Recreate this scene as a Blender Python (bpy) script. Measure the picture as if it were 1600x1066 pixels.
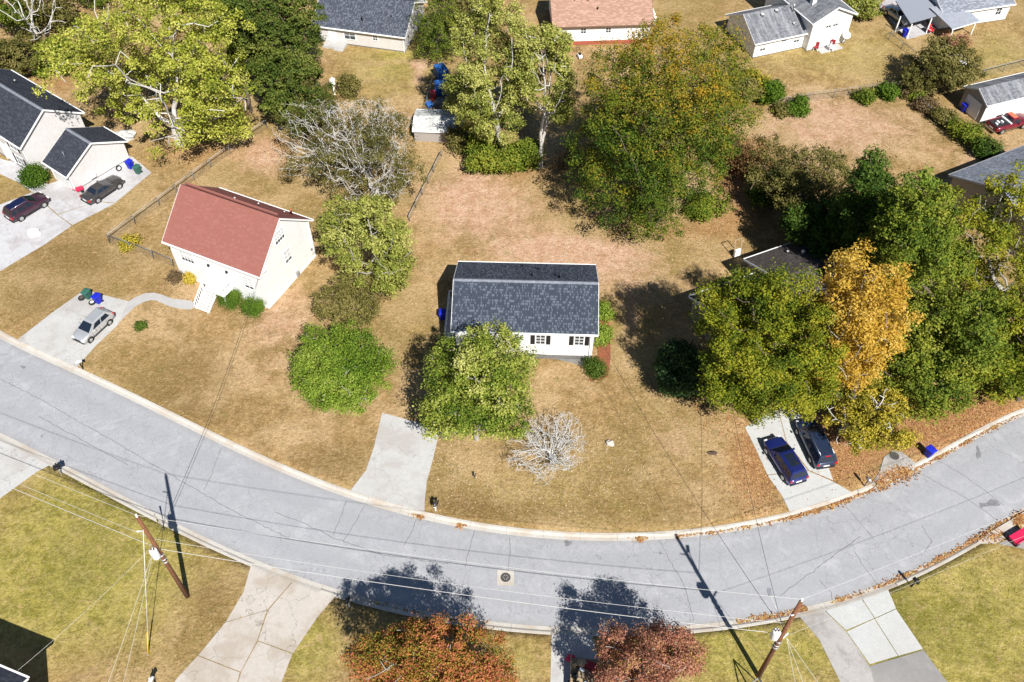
import bpy, bmesh, math, random
import numpy as np
from mathutils import Vector, Matrix

for o in list(bpy.data.objects): bpy.data.objects.remove(o)
SC = bpy.context.scene
COL = SC.collection
R = math.radians

# ------------------------------------------------------------------ camera
CAM_H, FOC, PITCH = 66.0, 1400.0, R(49.4)      # metres, photo pixels, downward pitch
cd = bpy.data.cameras.new('camera'); cam = bpy.data.objects.new('camera', cd); COL.objects.link(cam)
cam.location = (0, 0, CAM_H); cam.rotation_euler = (math.pi/2 - PITCH, 0, 0)
cd.sensor_width = 36; cd.lens = 36*FOC/1600; cd.clip_end = 3000; cd.clip_start = 1
SC.camera = cam
SC.render.resolution_x, SC.render.resolution_y = 1024, 682
# ------------------------------------------------------------------ sky and sun
SUN_EL, SH_AZ = R(46.3), R(22.1)               # shadows run to -x +y
W = bpy.data.worlds.new('World'); SC.world = W; W.use_nodes = True
nt = W.node_tree; bg = nt.nodes['Background']
sky = nt.nodes.new('ShaderNodeTexSky'); sky.sky_type = 'NISHITA'; sky.sun_disc = False
sky.sun_elevation = SUN_EL; sky.sun_rotation = math.pi - SH_AZ
sky.air_density = 1.0; sky.dust_density = 0.1; sky.ozone_density = 3.0
nt.links.new(sky.outputs[0], bg.inputs[0]); bg.inputs[1].default_value = 0.05
sl = bpy.data.lights.new('sun', 'SUN'); sun = bpy.data.objects.new('sun', sl); COL.objects.link(sun)
sl.energy = 5.0; sl.angle = R(0.53); sl.color = (1.0, 0.968, 0.91)
sdir = Vector((-math.sin(SH_AZ)*math.cos(SUN_EL), math.cos(SH_AZ)*math.cos(SUN_EL), -math.sin(SUN_EL)))
sun.rotation_euler = sdir.to_track_quat('-Z', 'Y').to_euler(); sun.location = (30, -40, 90)
SC.view_settings.view_transform = 'Standard'; SC.view_settings.look = 'None'
SC.view_settings.exposure = 0.70; SC.view_settings.gamma = 1.0

# ------------------------------------------------------------------ survey: photo pixel -> point on a level of the site
_fw = np.array([0, math.cos(PITCH), -math.sin(PITCH)]); _up = np.array([0, math.sin(PITCH), math.cos(PITCH)]); _o = np.array([0, 0, CAM_H])
def ray(px, py): return _fw + np.array([1, 0, 0])*(px-800)/FOC - _up*(py-533)/FOC
def g(px, py, z=0.0):
    d = ray(px, py); return Vector(_o + d*((z-CAM_H)/d[2]))
rng = np.random.default_rng(7); random.seed(7)

# ------------------------------------------------------------------ tags
def tag(o, label=None, cat=None, group=None, kind=None):
    if label: o['label'] = label
    if cat: o['category'] = cat
    if group: o['group'] = group
    if kind: o['kind'] = kind
    return o
def empty(name, loc=(0,0,0), rz=0, label=None, cat=None, group=None, kind=None):
    o = bpy.data.objects.new(name, None); COL.objects.link(o); o.location = loc; o.rotation_euler = (0,0,rz)
    o.empty_display_size = .2
    return tag(o, label, cat, group, kind)
def copy_tree(o, parent=None):
    c = o.copy(); COL.objects.link(c); c.parent = parent
    for ch in o.children: copy_tree(ch, c)
    return c

# ------------------------------------------------------------------ mesh builder
class MB:
    def __init__(s): s.v = []; s.f = []; s.uv = {}; s.sm = set()
    def quad(s, *p, uv=None):
        n = len(s.v); s.v += [tuple(q) for q in p]; s.f.append(tuple(range(n, n+len(p))))
        if uv: s.uv[len(s.f)-1] = uv
        return s
    def box(s, x0, x1, y0, y1, z0, z1, top=None):
        t = top or 0
        n = len(s.v)
        s.v += [(x0,y0,z0),(x1,y0,z0),(x1,y1,z0),(x0,y1,z0),(x0+t,y0+t,z1),(x1-t,y0+t,z1),(x1-t,y1-t,z1),(x0+t,y1-t,z1)]
        s.f += [tuple(n+i for i in q) for q in ((0,3,2,1),(4,5,6,7),(0,1,5,4),(1,2,6,5),(2,3,7,6),(3,0,4,7))]
        return s
    def tube(s, a, b, r0, r1=None, k=8, cap=True):
        r1 = r0 if r1 is None else r1
        a, b = Vector(a), Vector(b); d = (b-a).normalized()
        u = d.orthogonal().normalized(); w = d.cross(u); n = len(s.v)
        for c, r in ((a, r0), (b, r1)):
            for i in range(k):
                t = 2*math.pi*i/k; s.v.append(tuple(c+u*(r*math.cos(t))+w*(r*math.sin(t))))
        for i in range(k):
            j = (i+1) % k; s.f.append((n+i, n+j, n+k+j, n+k+i)); s.sm.add(len(s.f)-1)
        if cap: s.f.append(tuple(n+i for i in reversed(range(k)))); s.f.append(tuple(n+k+i for i in range(k)))
        return s
    def path(s, pts, r, k=5):
        for a, b in zip(pts[:-1], pts[1:]): s.tube(a, b, r, r, k, False)
        return s
    def lathe(s, prof, c=(0,0,0), axis='z', k=14, cap=True):
        n = len(s.v); m = len(prof)
        for r, h in prof:
            for i in range(k):
                t = 2*math.pi*i/k; p = (r*math.cos(t), r*math.sin(t), h)
                if axis == 'y': p = (p[0], p[2], p[1])
                if axis == 'x': p = (p[2], p[0], p[1])
                s.v.append((p[0]+c[0], p[1]+c[1], p[2]+c[2]))
        for a in range(m-1):
            for i in range(k):
                j = (i+1) % k; s.f.append((n+a*k+i, n+a*k+j, n+(a+1)*k+j, n+(a+1)*k+i)); s.sm.add(len(s.f)-1)
        if cap: s.f.append(tuple(n+i for i in reversed(range(k)))); s.f.append(tuple(n+(m-1)*k+i for i in range(k)))
        return s
    def prism(s, poly, z0, z1, uvs=None):
        n = len(s.v); m = len(poly)
        s.v += [(p[0], p[1], z0) for p in poly]+[(p[0], p[1], z1) for p in poly]
        s.f.append(tuple(n+m+i for i in range(m))); s.f.append(tuple(n+i for i in reversed(range(m))))
        for i in range(m): j = (i+1) % m; s.f.append((n+i, n+j, n+m+j, n+m+i))
        return s
    def loft(s, rings, closed=True, cap=True):
        n = len(s.v); k = len(rings[0])
        for r in rings: s.v += [tuple(p) for p in r]
        for a in range(len(rings)-1):
            for i in range(k if closed else k-1):
                j = (i+1) % k; s.f.append((n+a*k+i, n+a*k+j, n+(a+1)*k+j, n+(a+1)*k+i)); s.sm.add(len(s.f)-1)
        if cap: s.f.append(tuple(n+i for i in reversed(range(k)))); s.f.append(tuple(n+(len(rings)-1)*k+i for i in range(k)))
        return s
    def build(s, name, m, parent=None, bevel=0, label=None, cat=None, group=None, kind=None, loc=None, smooth=False, fixn=True):
        me = bpy.data.meshes.new(name); me.from_pydata(s.v, [], s.f)
        if s.uv:
            ul = me.uv_layers.new(name='UVMap')
            for fi, uv in s.uv.items():
                for k, li in enumerate(me.polygons[fi].loop_indices): ul.data[li].uv = uv[k]
        if s.sm or smooth:
            for i in (range(len(me.polygons)) if smooth else s.sm): me.polygons[i].use_smooth = True
        if fixn or bevel:
            bm = bmesh.new(); bm.from_mesh(me)
            if fixn: bmesh.ops.recalc_face_normals(bm, faces=bm.faces)
            if bevel: bmesh.ops.bevel(bm, geom=bm.edges[:], offset=bevel, segments=1, affect='EDGES', clamp_overlap=True)
            bm.to_mesh(me); bm.free()
        me.materials.append(m)
        o = bpy.data.objects.new(name, me); COL.objects.link(o)
        if parent: o.parent = parent
        if loc is not None: o.location = loc
        return tag(o, label, cat, group, kind)

def fast_mesh(name, verts, faces, m, parent=None, fattr=None, vattr=None, smooth=False):
    """verts (N,3), faces (M,k) numpy"""
    me = bpy.data.meshes.new(name); N, (M, k) = len(verts), faces.shape
    me.vertices.add(N); me.vertices.foreach_set('co', np.ascontiguousarray(verts, dtype=np.float32).ravel())
    me.loops.add(M*k); me.loops.foreach_set('vertex_index', np.ascontiguousarray(faces, dtype=np.int32).ravel())
    me.polygons.add(M); me.polygons.foreach_set('loop_start', np.arange(0, M*k, k, dtype=np.int32))
    try: me.polygons.foreach_set('loop_total', np.full(M, k, dtype=np.int32))
    except Exception: pass
    if smooth: me.polygons.foreach_set('use_smooth', np.ones(M, dtype=bool))
    for dom, d in (('FACE', fattr), ('POINT', vattr)):
        for kk, a in (d or {}).items():
            at = me.attributes.new(kk, 'FLOAT', dom); at.data.foreach_set('value', np.ascontiguousarray(a, dtype=np.float32))
    me.update(calc_edges=True); me.validate()
    me.materials.append(m)
    o = bpy.data.objects.new(name, me); COL.objects.link(o)
    if parent: o.parent = parent
    return o

# ------------------------------------------------------------------ materials
MATS = {}
class NT:
    def __init__(s, name):
        s.m = bpy.data.materials.new(name); s.m.use_nodes = True; s.t = s.m.node_tree; s.b = s.t.nodes['Principled BSDF']
    def n(s, typ, **kw):
        nd = s.t.nodes.new('ShaderNode'+typ)
        for k, v in kw.items():
            if k in nd.inputs: nd.inputs[k].default_value = v
            else: setattr(nd, k, v)
        return nd
    def l(s, a, b): s.t.links.new(a, b)
    def noise(s, vec, scale, detail=4, rough=.6, dist=0):
        nd = s.n('TexNoise', Scale=scale, Detail=detail, Roughness=rough, Distortion=dist); s.l(vec, nd.inputs['Vector']); return nd.outputs[0]
    def mr(s, v, a, b, c=0, d=1):
        nd = s.n('MapRange'); nd.clamp = True
        for i, x in enumerate((a, b, c, d)): nd.inputs[i+1].default_value = x
        s.l(v, nd.inputs[0]); return nd.outputs[0]
    def mix(s, f, a, b, mode='MIX'):
        nd = s.n('Mix', data_type='RGBA', blend_type=mode)
        for sock, v in ((nd.inputs[0], f), (nd.inputs[6], a), (nd.inputs[7], b)):
            if hasattr(v, 'is_linked'): s.l(v, sock)
            elif isinstance(v, tuple): sock.default_value = (*v[:3], 1)
            else: sock.default_value = v
        return nd.outputs[2]
    def math(s, op, a, b=0):
        nd = s.n('Math', operation=op)
        for i, v in enumerate((a, b)):
            if hasattr(v, 'is_linked'): s.l(v, nd.inputs[i])
            else: nd.inputs[i].default_value = v
        return nd.outputs[0]
    def bump(s, h, strength, dist=.02):
        nd = s.n('Bump', Strength=strength, Distance=dist); s.l(h, nd.inputs['Height']); s.l(nd.outputs[0], s.b.inputs['Normal'])
    def pos(s): return s.n('NewGeometry').outputs['Position']
    def obj(s): return s.n('TexCoord').outputs['Object']
    def attr(s, n): return s.n('Attribute', attribute_name=n).outputs['Fac']

def pmat(name, col, rough=.7, var=.18, scale=2.0, bump=0, bscale=30, metal=0, spec=.3, dirt=None, coat=0):
    if name in MATS: return MATS[name]
    k = NT(name); v = k.obj()
    n1 = k.noise(v, scale, 5, .65); c2 = tuple(c*(1-var) for c in col)
    c = k.mix(k.mr(n1, .3, .7), c2, tuple(min(1, x*(1+var*.5)) for x in col))
    if dirt:
        n2 = k.noise(v, scale*.35, 6, .7); c = k.mix(k.mr(n2, .5, .75, 0, .8), c, dirt)
    k.l(c, k.b.inputs['Base Color']); k.b.inputs['Roughness'].default_value = rough
    k.b.inputs['Metallic'].default_value = metal; k.b.inputs['Specular IOR Level'].default_value = spec
    if coat: k.b.inputs['Coat Weight'].default_value = coat; k.b.inputs['Coat Roughness'].default_value = .04
    if bump: k.bump(k.noise(v, bscale, 4, .7), bump)
    MATS[name] = k.m; return k.m

def siding(name, col):
    k = NT(name); v = k.obj(); sx = k.n('SeparateXYZ'); k.l(v, sx.inputs[0])
    fr = k.math('FRACT', k.math('MULTIPLY', sx.outputs[2], 5.0))
    n1 = k.noise(v, 1.3, 5, .7)
    c = k.mix(k.mr(n1, .35, .75), col, tuple(x*.9 for x in col))
    c = k.mix(k.mr(fr, .0, .2, .5, 0), c, tuple(x*.6 for x in col))
    mp = k.n('Mapping'); mp.inputs['Scale'].default_value = (1.5, 1.5, .25); k.l(v, mp.inputs[0])
    c = k.mix(k.mr(k.noise(mp.outputs[0], 1.6, 5, .7), .5, .68, 0, .3), c, tuple(x*y for x, y in zip(col, (.78,.75,.70))))
    k.l(c, k.b.inputs['Base Color']); k.b.inputs['Roughness'].default_value = .55; k.bump(fr, .5, .02)
    MATS[name] = k.m; return k.m

def shingle(name, dark, light, row=.2, wid=.33, amount=.62, stain=None, blotch=.25, pv=.22):
    """dashes of lighter colour in courses, from the roof's own UV in metres"""
    k = NT(name); uv = k.n('TexCoord').outputs['UV']; sx = k.n('SeparateXYZ'); k.l(uv, sx.inputs[0])
    u, v = sx.outputs[0], sx.outputs[1]
    rowi = k.math('FLOOR', k.math('DIVIDE', v, row)); frv = k.math('FRACT', k.math('DIVIDE', v, row))
    off = k.n('TexWhiteNoise', noise_dimensions='1D'); k.l(rowi, off.inputs['W'])
    uu = k.math('ADD', k.math('DIVIDE', u, wid), k.math('MULTIPLY', off.outputs[0], 3.0))
    ci = k.math('FLOOR', uu); cm = k.n('CombineXYZ'); k.l(ci, cm.inputs[0]); k.l(rowi, cm.inputs[1])
    wn = k.n('TexWhiteNoise', noise_dimensions='2D'); k.l(cm.outputs[0], wn.inputs['Vector'])
    big = k.noise(uv, .9, 3, .6)
    s1 = k.mr(k.math('ADD', wn.outputs[0], k.math('MULTIPLY', big, .5)), amount+.22, amount+.4)
    s1 = k.math('MULTIPLY', s1, k.mr(frv, .15, .5, .2, 1))
    c = k.mix(k.mr(wn.outputs[0], 0, 1), tuple(x*(1-pv) for x in dark), tuple(x*(1+pv) for x in dark))
    c = k.mix(k.math('MULTIPLY', s1, .75), c, light)
    c = k.mix(k.mr(k.noise(uv, .35, 5, .65), .4, .7, 0, blotch), c, tuple(x*.55 for x in dark))
    if stain:
        mp = k.n('Mapping'); mp.inputs['Scale'].default_value = (1.1, .12, 1); k.l(uv, mp.inputs[0])
        c = k.mix(k.mr(k.noise(mp.outputs[0], 1.4, 6, .75), .45, .72), c, stain)
    k.l(c, k.b.inputs['Base Color']); k.b.inputs['Roughness'].default_value = .9; k.b.inputs['Specular IOR Level'].default_value = .1
    k.bump(k.math('ADD', frv, k.math('MULTIPLY', wn.outputs[0], .5)), .5, .02)
    MATS[name] = k.m; return k.m

def leafmat(name, cols, trans=.3, rough=.5):
    if name in MATS: return MATS[name]
    k = NT(name); a = k.attr('tint')
    cr = k.n('ValToRGB'); e = cr.color_ramp.elements
    while len(e) < len(cols): e.new(.5)
    for i, c in enumerate(cols): e[i].position = i/(len(cols)-1); e[i].color = (*c, 1)
    k.l(a, cr.inputs[0]); k.l(cr.outputs[0], k.b.inputs['Base Color'])
    k.b.inputs['Roughness'].default_value = .65; k.b.inputs['Specular IOR Level'].default_value = .12
    tr = k.n('BsdfTranslucent'); k.l(k.mix(1.0, cr.outputs[0], (1.0, 1.0, .45), 'MULTIPLY'), tr.inputs[0])
    mx = k.n('MixShader'); mx.inputs[0].default_value = trans
    k.l(k.b.outputs[0], mx.inputs[1]); k.l(tr.outputs[0], mx.inputs[2])
    k.l(mx.outputs[0], k.t.nodes['Material Output'].inputs[0])
    MATS[name] = k.m; return k.m

def glassmat(name, col=(.02,.03,.05), rough=.06):
    if name in MATS: return MATS[name]
    k = NT(name); k.b.inputs['Base Color'].default_value = (*col, 1); k.b.inputs['Roughness'].default_value = rough
    k.b.inputs['Specular IOR Level'].default_value = .8; n = k.noise(k.obj(), 3, 2); k.bump(n, .05)
    MATS[name] = k.m; return k.m

def ground_mat():
    k = NT('lawn'); p = k.pos()
    gr, li, di, br = k.attr('green'), k.attr('litter'), k.attr('bare'), k.attr('brown')
    big = k.noise(p, .16, 5, .65); mid = k.noise(p, .8, 6, .7, .6); fine = k.noise(p, 5, 5, .8); fib = k.noise(p, 16, 3, .8)
    big2 = k.noise(p, .055, 3, .5); pat = k.noise(p, .33, 6, .75, 1.2); cl1 = k.noise(p, 2.4, 5, .75, .4)
    dry = k.mix(k.mr(mid, .40, .60), (.280,.170,.068), (.43,.278,.130))
    dry = k.mix(k.mr(pat, .42, .56, .7, 0), dry, (.205,.135,.048))
    dry = k.mix(k.mr(big, .46, .60, 0, .75), dry, (.52,.36,.20))
    dry = k.mix(k.mr(big2, .42, .58, .45, 0), dry, (.245,.185,.060))
    grn = k.mix(k.mr(mid, .40, .60), (.190,.175,.026), (.36,.305,.072))
    grn = k.mix(k.mr(pat, .46, .60, 0, .45), grn, (.44,.345,.13))
    f = k.mr(k.math('ADD', gr, k.math('MULTIPLY', k.math('SUBTRACT', pat, .5), .9)), .15, .8)
    dry = k.mix(k.mr(k.math('ADD', br, k.math('MULTIPLY', k.math('SUBTRACT', pat, .5), 1.6)), .15, .85, 0, .85), dry, (.175,.110,.036))
    grn = k.mix(k.mr(k.math('ADD', gr, k.math('MULTIPLY', k.math('SUBTRACT', pat, .5), .8)), .95, 1.45), grn, (.135,.135,.016))
    c = k.mix(f, dry, grn)
    soil = k.mix(k.mr(mid, .3, .7), (.40,.215,.125), (.62,.43,.31))
    c = k.mix(k.mr(k.math('ADD', di, k.math('MULTIPLY', k.math('SUBTRACT', pat, .5), 1.1)), .3, .8), c, soil)
    lit = k.mix(k.mr(fib, .35, .65), (.20,.085,.03), (.50,.26,.12))
    c = k.mix(k.mr(k.math('ADD', li, k.math('MULTIPLY', k.math('SUBTRACT', fib, .5), 1.2)), .35, .8), c, lit)
    c = k.mix(k.math('MULTIPLY', k.mr(k.noise(p, 1.1, 5, .8, 1.5), .56, .66), .5), c, (.150,.150,.040))
    c = k.mix(k.mr(k.noise(p, .55, 5, .8, 2.5), .56, .66, 0, .45), c, (.52,.33,.20))
    c = k.mix(k.mr(cl1, .38, .50, .34, 0), c, (.15,.095,.035))
    c = k.mix(k.mr(cl1, .52, .66, 0, .28), c, (.58,.43,.24))
    c = k.mix(k.mr(fine, .38, .50, .36, 0), c, (.13,.083,.032))
    c = k.mix(k.mr(fine, .54, .66, 0, .35), c, (.62,.47,.28))
    k.l(c, k.b.inputs['Base Color']); k.b.inputs['Roughness'].default_value = .9; k.b.inputs['Specular IOR Level'].default_value = .1
    k.bump(k.math('ADD', k.math('MULTIPLY', cl1, 2.0), fine), .8, .10)
    MATS['lawn'] = k.m; return k.m

def road_mat():
    k = NT('asphalt'); p = k.pos()
    big = k.noise(p, .12, 4, .6); mid = k.noise(p, .9, 6, .7); fine = k.noise(p, 9, 5, .8)
    c = k.mix(k.mr(mid, .3, .7), (.315,.318,.335), (.38,.382,.40))
    c = k.mix(k.mr(big, .35, .7, 0, .45), c, (.305,.307,.322))
    c = k.mix(k.mr(fine, .38, .6, .35, 0), c, (.23,.232,.242))
    c = k.mix(k.mr(fine, .6, .75, 0, .4), c, (.50,.50,.51))
    c = k.mix(k.mr(k.noise(p, 3.2, 6, .85, .5), .42, .54, .3, 0), c, (.24,.243,.256))
    c = k.mix(k.mr(k.noise(p, .35, 5, .75, 1.0), .54, .66, 0, .4), c, (.44,.44,.455))
    ln = k.attr('lane'); wv = k.math('ABSOLUTE', k.math('SINE', k.math('MULTIPLY', ln, 2*math.pi)))
    c = k.mix(k.math('MULTIPLY', k.mr(wv, .75, 1.0), k.mr(mid, .35, .65, .1, .42)), c, (.255,.258,.275))
    c = k.mix(k.math('MULTIPLY', k.mr(k.math('ABSOLUTE', k.math('SUBTRACT', ln, .5)), .42, .5), k.mr(mid, .35, .6, .0, .5)), c, (.22,.20,.18))
    def cracks(scale, w, dist, lo, hi, col, seed):
        nz = k.n('TexNoise', Scale=1.3, Detail=4); k.l(p, nz.inputs['Vector'])
        mx = k.n('VectorMath', operation='MULTIPLY_ADD'); k.l(nz.outputs['Color'], mx.inputs[0]); mx.inputs[1].default_value = (dist,)*3; k.l(p, mx.inputs[2])
        sc = k.n('VectorMath', operation='ADD'); k.l(mx.outputs[0], sc.inputs[0]); sc.inputs[1].default_value = (seed, seed*.7, 0)
        vo = k.n('TexVoronoi', feature='DISTANCE_TO_EDGE', Scale=scale); k.l(sc.outputs[0], vo.inputs['Vector'])
        m = k.mr(vo.outputs['Distance'], 0, w, 1, 0)
        msk = k.mr(k.noise(sc.outputs[0], .11, 2), lo, hi)
        return k.math('MULTIPLY', m, msk)
    c = k.mix(k.math('MULTIPLY', cracks(.33, .011, 1.6, .38, .56, None, 3), .6), c, (.14,.14,.148))
    c = k.mix(k.math('MULTIPLY', cracks(.75, .017, 1.0, .44, .6, None, 17), .45), c, (.15,.15,.157))
    k.l(c, k.b.inputs['Base Color']); k.b.inputs['Roughness'].default_value = .9; k.b.inputs['Specular IOR Level'].default_value = .2
    k.bump(fine, .5, .015); MATS['asphalt'] = k.m; return k.m

def concrete(name, col, stain=(.2,.19,.17), amt=.5, cr=.0):
    if name in MATS: return MATS[name]
    k = NT(name); p = k.pos(); mid = k.noise(p, .7, 7, .7, .4); fine = k.noise(p, 10, 5, .8); big = k.noise(p, .25, 4)
    c = k.mix(k.mr(mid, .3, .7), tuple(x*.88 for x in col), tuple(min(1, x*1.06) for x in col))
    c = k.mix(k.mr(k.math('ADD', big, k.math('MULTIPLY', k.math('SUBTRACT', mid, .5), .9)), .46, .62, 0, amt), c, stain)
    c = k.mix(k.mr(fine, .42, .52, .3, 0), c, tuple(x*.6 for x in col))
    c = k.mix(k.mr(k.noise(p, 2.2, 6, .8, .5), .44, .58, .28, 0), c, tuple(x*.72 for x in col))
    if cr:
        nz = k.n('TexNoise', Scale=1.0, Detail=4); k.l(p, nz.inputs['Vector'])
        mx = k.n('VectorMath', operation='MULTIPLY_ADD'); k.l(nz.outputs['Color'], mx.inputs[0]); mx.inputs[1].default_value = (1.6,)*3; k.l(p, mx.inputs[2])
        vo = k.n('TexVoronoi', feature='DISTANCE_TO_EDGE', Scale=.22); k.l(mx.outputs[0], vo.inputs['Vector'])
        c = k.mix(k.mr(vo.outputs['Distance'], 0, .006, cr, 0), c, (.1,.09,.08))
    k.l(c, k.b.inputs['Base Color']); k.b.inputs['Roughness'].default_value = .85; k.b.inputs['Specular IOR Level'].default_value = .2
    k.bump(fine, .3, .01); MATS[name] = k.m; return k.m

M_white = siding('white_siding', (.80,.80,.79)); M_grey_sid = siding('pale_grey_siding', (.62,.60,.59)); M_tan_sid = siding('tan_siding', (.34,.31,.29))
M_trim = pmat('white_trim', (.80,.80,.79), .5, .06); M_dark = pmat('black_paint', (.018,.018,.02), .5, .2)
M_glass = glassmat('window_glass', (.035,.045,.06)); M_blind = pmat('window_blind', (.55,.55,.54), .6, .1)
M_steel = pmat('galvanised_steel', (.42,.43,.44), .45, .2, 6, metal=.6); M_rubber = pmat('rubber', (.02,.02,.021), .8, .3, 8)
M_ridge = pmat('ridge_shingle', (.19,.205,.24), .8, .35, 3)
# ------------------------------------------------------------------ road edges (surveyed, fitted)
_N = [(0,528),(65,559),(121,586),(197,620),(253,648),(321,682),(394,716),(450,741),(541,776),(653,808),(681,815),(800,836),(850,840),(913,843),(1025,842),(1152,829),(1234,811),(1319,786),(1426,739),(1488,706),(1600,649)]
_S = [(0,676),(84,717),(169,765),(239,796),(310,834),(394,874),(450,893),(521,921),(600,940),(681,957),(800,974),(850,978),(1003,981),(1110,973),(1222,958),(1291,940),(1384,907),(1488,860),(1544,827),(1600,793)]
def fitcurve(px, deg):
    a = np.array([g(x, y)[:2] for x, y in px]); c = np.polyfit(a[:,0]/50, a[:,1], deg); d = np.polyder(c)
    x0, x1 = a[0,0]-1, a[-1,0]+1
    def f(x):
        x = np.asarray(x, float); xc = np.clip(x, x0, x1)
        return np.polyval(c, xc/50) + np.polyval(d, xc/50)/50*(np.clip(x, -140, 140)-xc)
    return f
yN, yS = fitcurve(_N, 7), fitcurve(_S, 7)
KW = 0.66                                            # kerb width
def nrm(f, x):
    s = (f(x+.05)-f(x-.05))/.1; l = np.sqrt(1+s*s); return -s/l, 1/l
def offset_curve(f, d):
    xs = np.linspace(-140, 140, 2801); nx, ny = nrm(f, xs); X, Y = xs+nx*d, f(xs)+ny*d
    return lambda x: np.interp(x, X, Y)
gN, gS = offset_curve(yN, KW), offset_curve(yS, -KW)  # lawn side of the kerbs
ROAD_Z = -0.10

# ---- lawn variation: patches of greener grass, leaf litter, bare soil (px centre, px radii, strength)
_brown = [(250,640,130,45,.8),(120,400,110,40,.7),(60,470,60,30,.6),(520,720,60,30,.9),(760,800,120,16,.8),(1000,790,130,25,.6),(900,590,40,25,.4),(720,780,50,30,.5),(330,930,35,60,.7),(1200,760,30,40,.5),(1400,880,60,25,.5),(300,570,80,40,.5),(1060,600,60,40,.3)]
_green = [(150,850,220,150,.92),(200,780,120,40,.4),(480,1010,60,80,.5),(60,950,160,100,.5),(330,1000,60,120,-.3),(1500,980,190,140,1.15),(1395,990,30,110,.7),(1150,1020,160,60,1.0),(480,1010,60,60,.4),(820,1030,60,60,.55),(480,610,110,90,.15),(850,760,150,60,.25),
          (600,110,90,50,.55),(640,90,40,18,.5),(960,500,50,60,.3),(460,480,60,60,.25),(90,430,120,60,.1),(330,240,60,40,.1),(1330,80,110,60,.45),(1560,90,80,50,.5),(1200,60,60,60,.25),(10,270,40,40,.3),(580,340,80,60,.1),(980,800,120,30,.15),(1370,215,60,40,.25),(1040,25,60,30,.2)]
_litter = [(1180,730,60,110,.7),(1440,660,160,70,.9),(1310,720,60,60,.7),(1500,640,120,50,.6),(1050,360,130,25,.4),(1160,250,50,60,.6),(1150,310,60,60,.5),(640,440,60,60,.25),(300,240,110,30,.5),(80,130,60,25,.6),(700,720,40,80,.25),(820,260,110,45,.5),(430,220,60,30,.4),(1490,175,90,40,.4),(600,330,80,50,.3),(950,520,12,50,.8)]
_bare = [(800,330,170,60,.35),(440,500,80,60,.45),(390,590,90,60,.3),(1000,600,60,70,.3),(1060,690,70,50,.35),(420,250,50,40,.5),(1330,200,150,55,.35),(960,470,120,50,.25),(910,400,110,26,1.1),(870,385,50,14,.5),(740,350,110,60,.35),(985,500,18,60,.4),(720,290,90,40,.45),(600,800,70,14,.2),(1560,255,60,30,.7),(1250,170,100,40,.25),(655,120,14,25,.75),(1340,210,190,60,.3),(980,60,60,40,.35),(390,240,80,30,.35),(250,660,150,60,-.2),(455,470,60,60,.25),(1080,470,60,60,.2),(640,820,200,6,.3),(880,440,230,20,.3),(610,98,120,10,.5)]
def _inv(X, Y):                                       # ground -> photo pixel, to read the patch lists
    v = np.stack([X, Y, np.zeros_like(X)-CAM_H], -1); dz = np.maximum(v@_fw, 1.0)
    return 800+FOC*v[...,0]/dz, 533-FOC*(v@_up)/dz
def patches(X, Y):
    px, py = _inv(X, Y); out = []
    for L in (_green, _litter, _bare, _brown):
        a = np.zeros_like(px)
        for cx, cy, rx, ry, s in L: a += s*np.exp(-(((px-cx)/rx)**2+((py-cy)/ry)**2))
        out.append(np.clip(a, 0, 1.6))
    return out
M_lawn = ground_mat(); M_road = road_mat()
def make_ground():
    xs = np.unique(np.concatenate([np.arange(-90, 90.1, .75), [-900,-500,-300,-200,-150,-120,-105], [105,120,150,200,300,500,900]]))
    tn = np.concatenate([np.linspace(0, 1, 150)[:-1]*1.0]); rows = []
    Nn, Ns = gN(xs), gS(xs); far, near = 150.0, 8.0
    Y, Z = [], []
    for d in (1500, 700, 300, 200): Y.append(np.maximum(np.full_like(xs, d), Nn+20+d*.05)); Z.append(0*xs)
    top = np.maximum(far, Nn+12)
    for t in np.linspace(1, 0, 150): Y.append(Nn+(top-Nn)*t); Z.append(0*xs)
    Y.append(Nn-.02); Z.append(0*xs-.35); Y.append(Ns+.02); Z.append(0*xs-.35)
    bot = np.minimum(near, Ns-12)
    for t in np.linspace(0, 1, 40): Y.append(Ns+(bot-Ns)*t); Z.append(0*xs)
    for d in (60, 200, 600, 1200): Y.append(bot-d); Z.append(0*xs)
    Y, Z = np.array(Y), np.array(Z); X = np.broadcast_to(xs, Y.shape)
    und = .005*np.sin(X*.9+Y*.35)*np.sin(Y*.7-X*.2); Z = Z+np.where(Z > -.1, und, 0)
    v = np.stack([X, Y, Z], -1).reshape(-1, 3); nr, nc = Y.shape
    idx = np.arange(nr*nc).reshape(nr, nc)
    f = np.stack([idx[1:,:-1], idx[1:,1:], idx[:-1,1:], idx[:-1,:-1]], -1).reshape(-1, 4)
    a = patches(v[:,0], v[:,1])
    o = fast_mesh('ground', v, f, M_lawn, vattr=dict(green=a[0], litter=a[1], bare=a[2], brown=a[3]), smooth=True)
    tag(o, 'dry tan and olive lawn covering the whole neighbourhood', 'ground', kind='structure')
make_ground()

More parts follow.
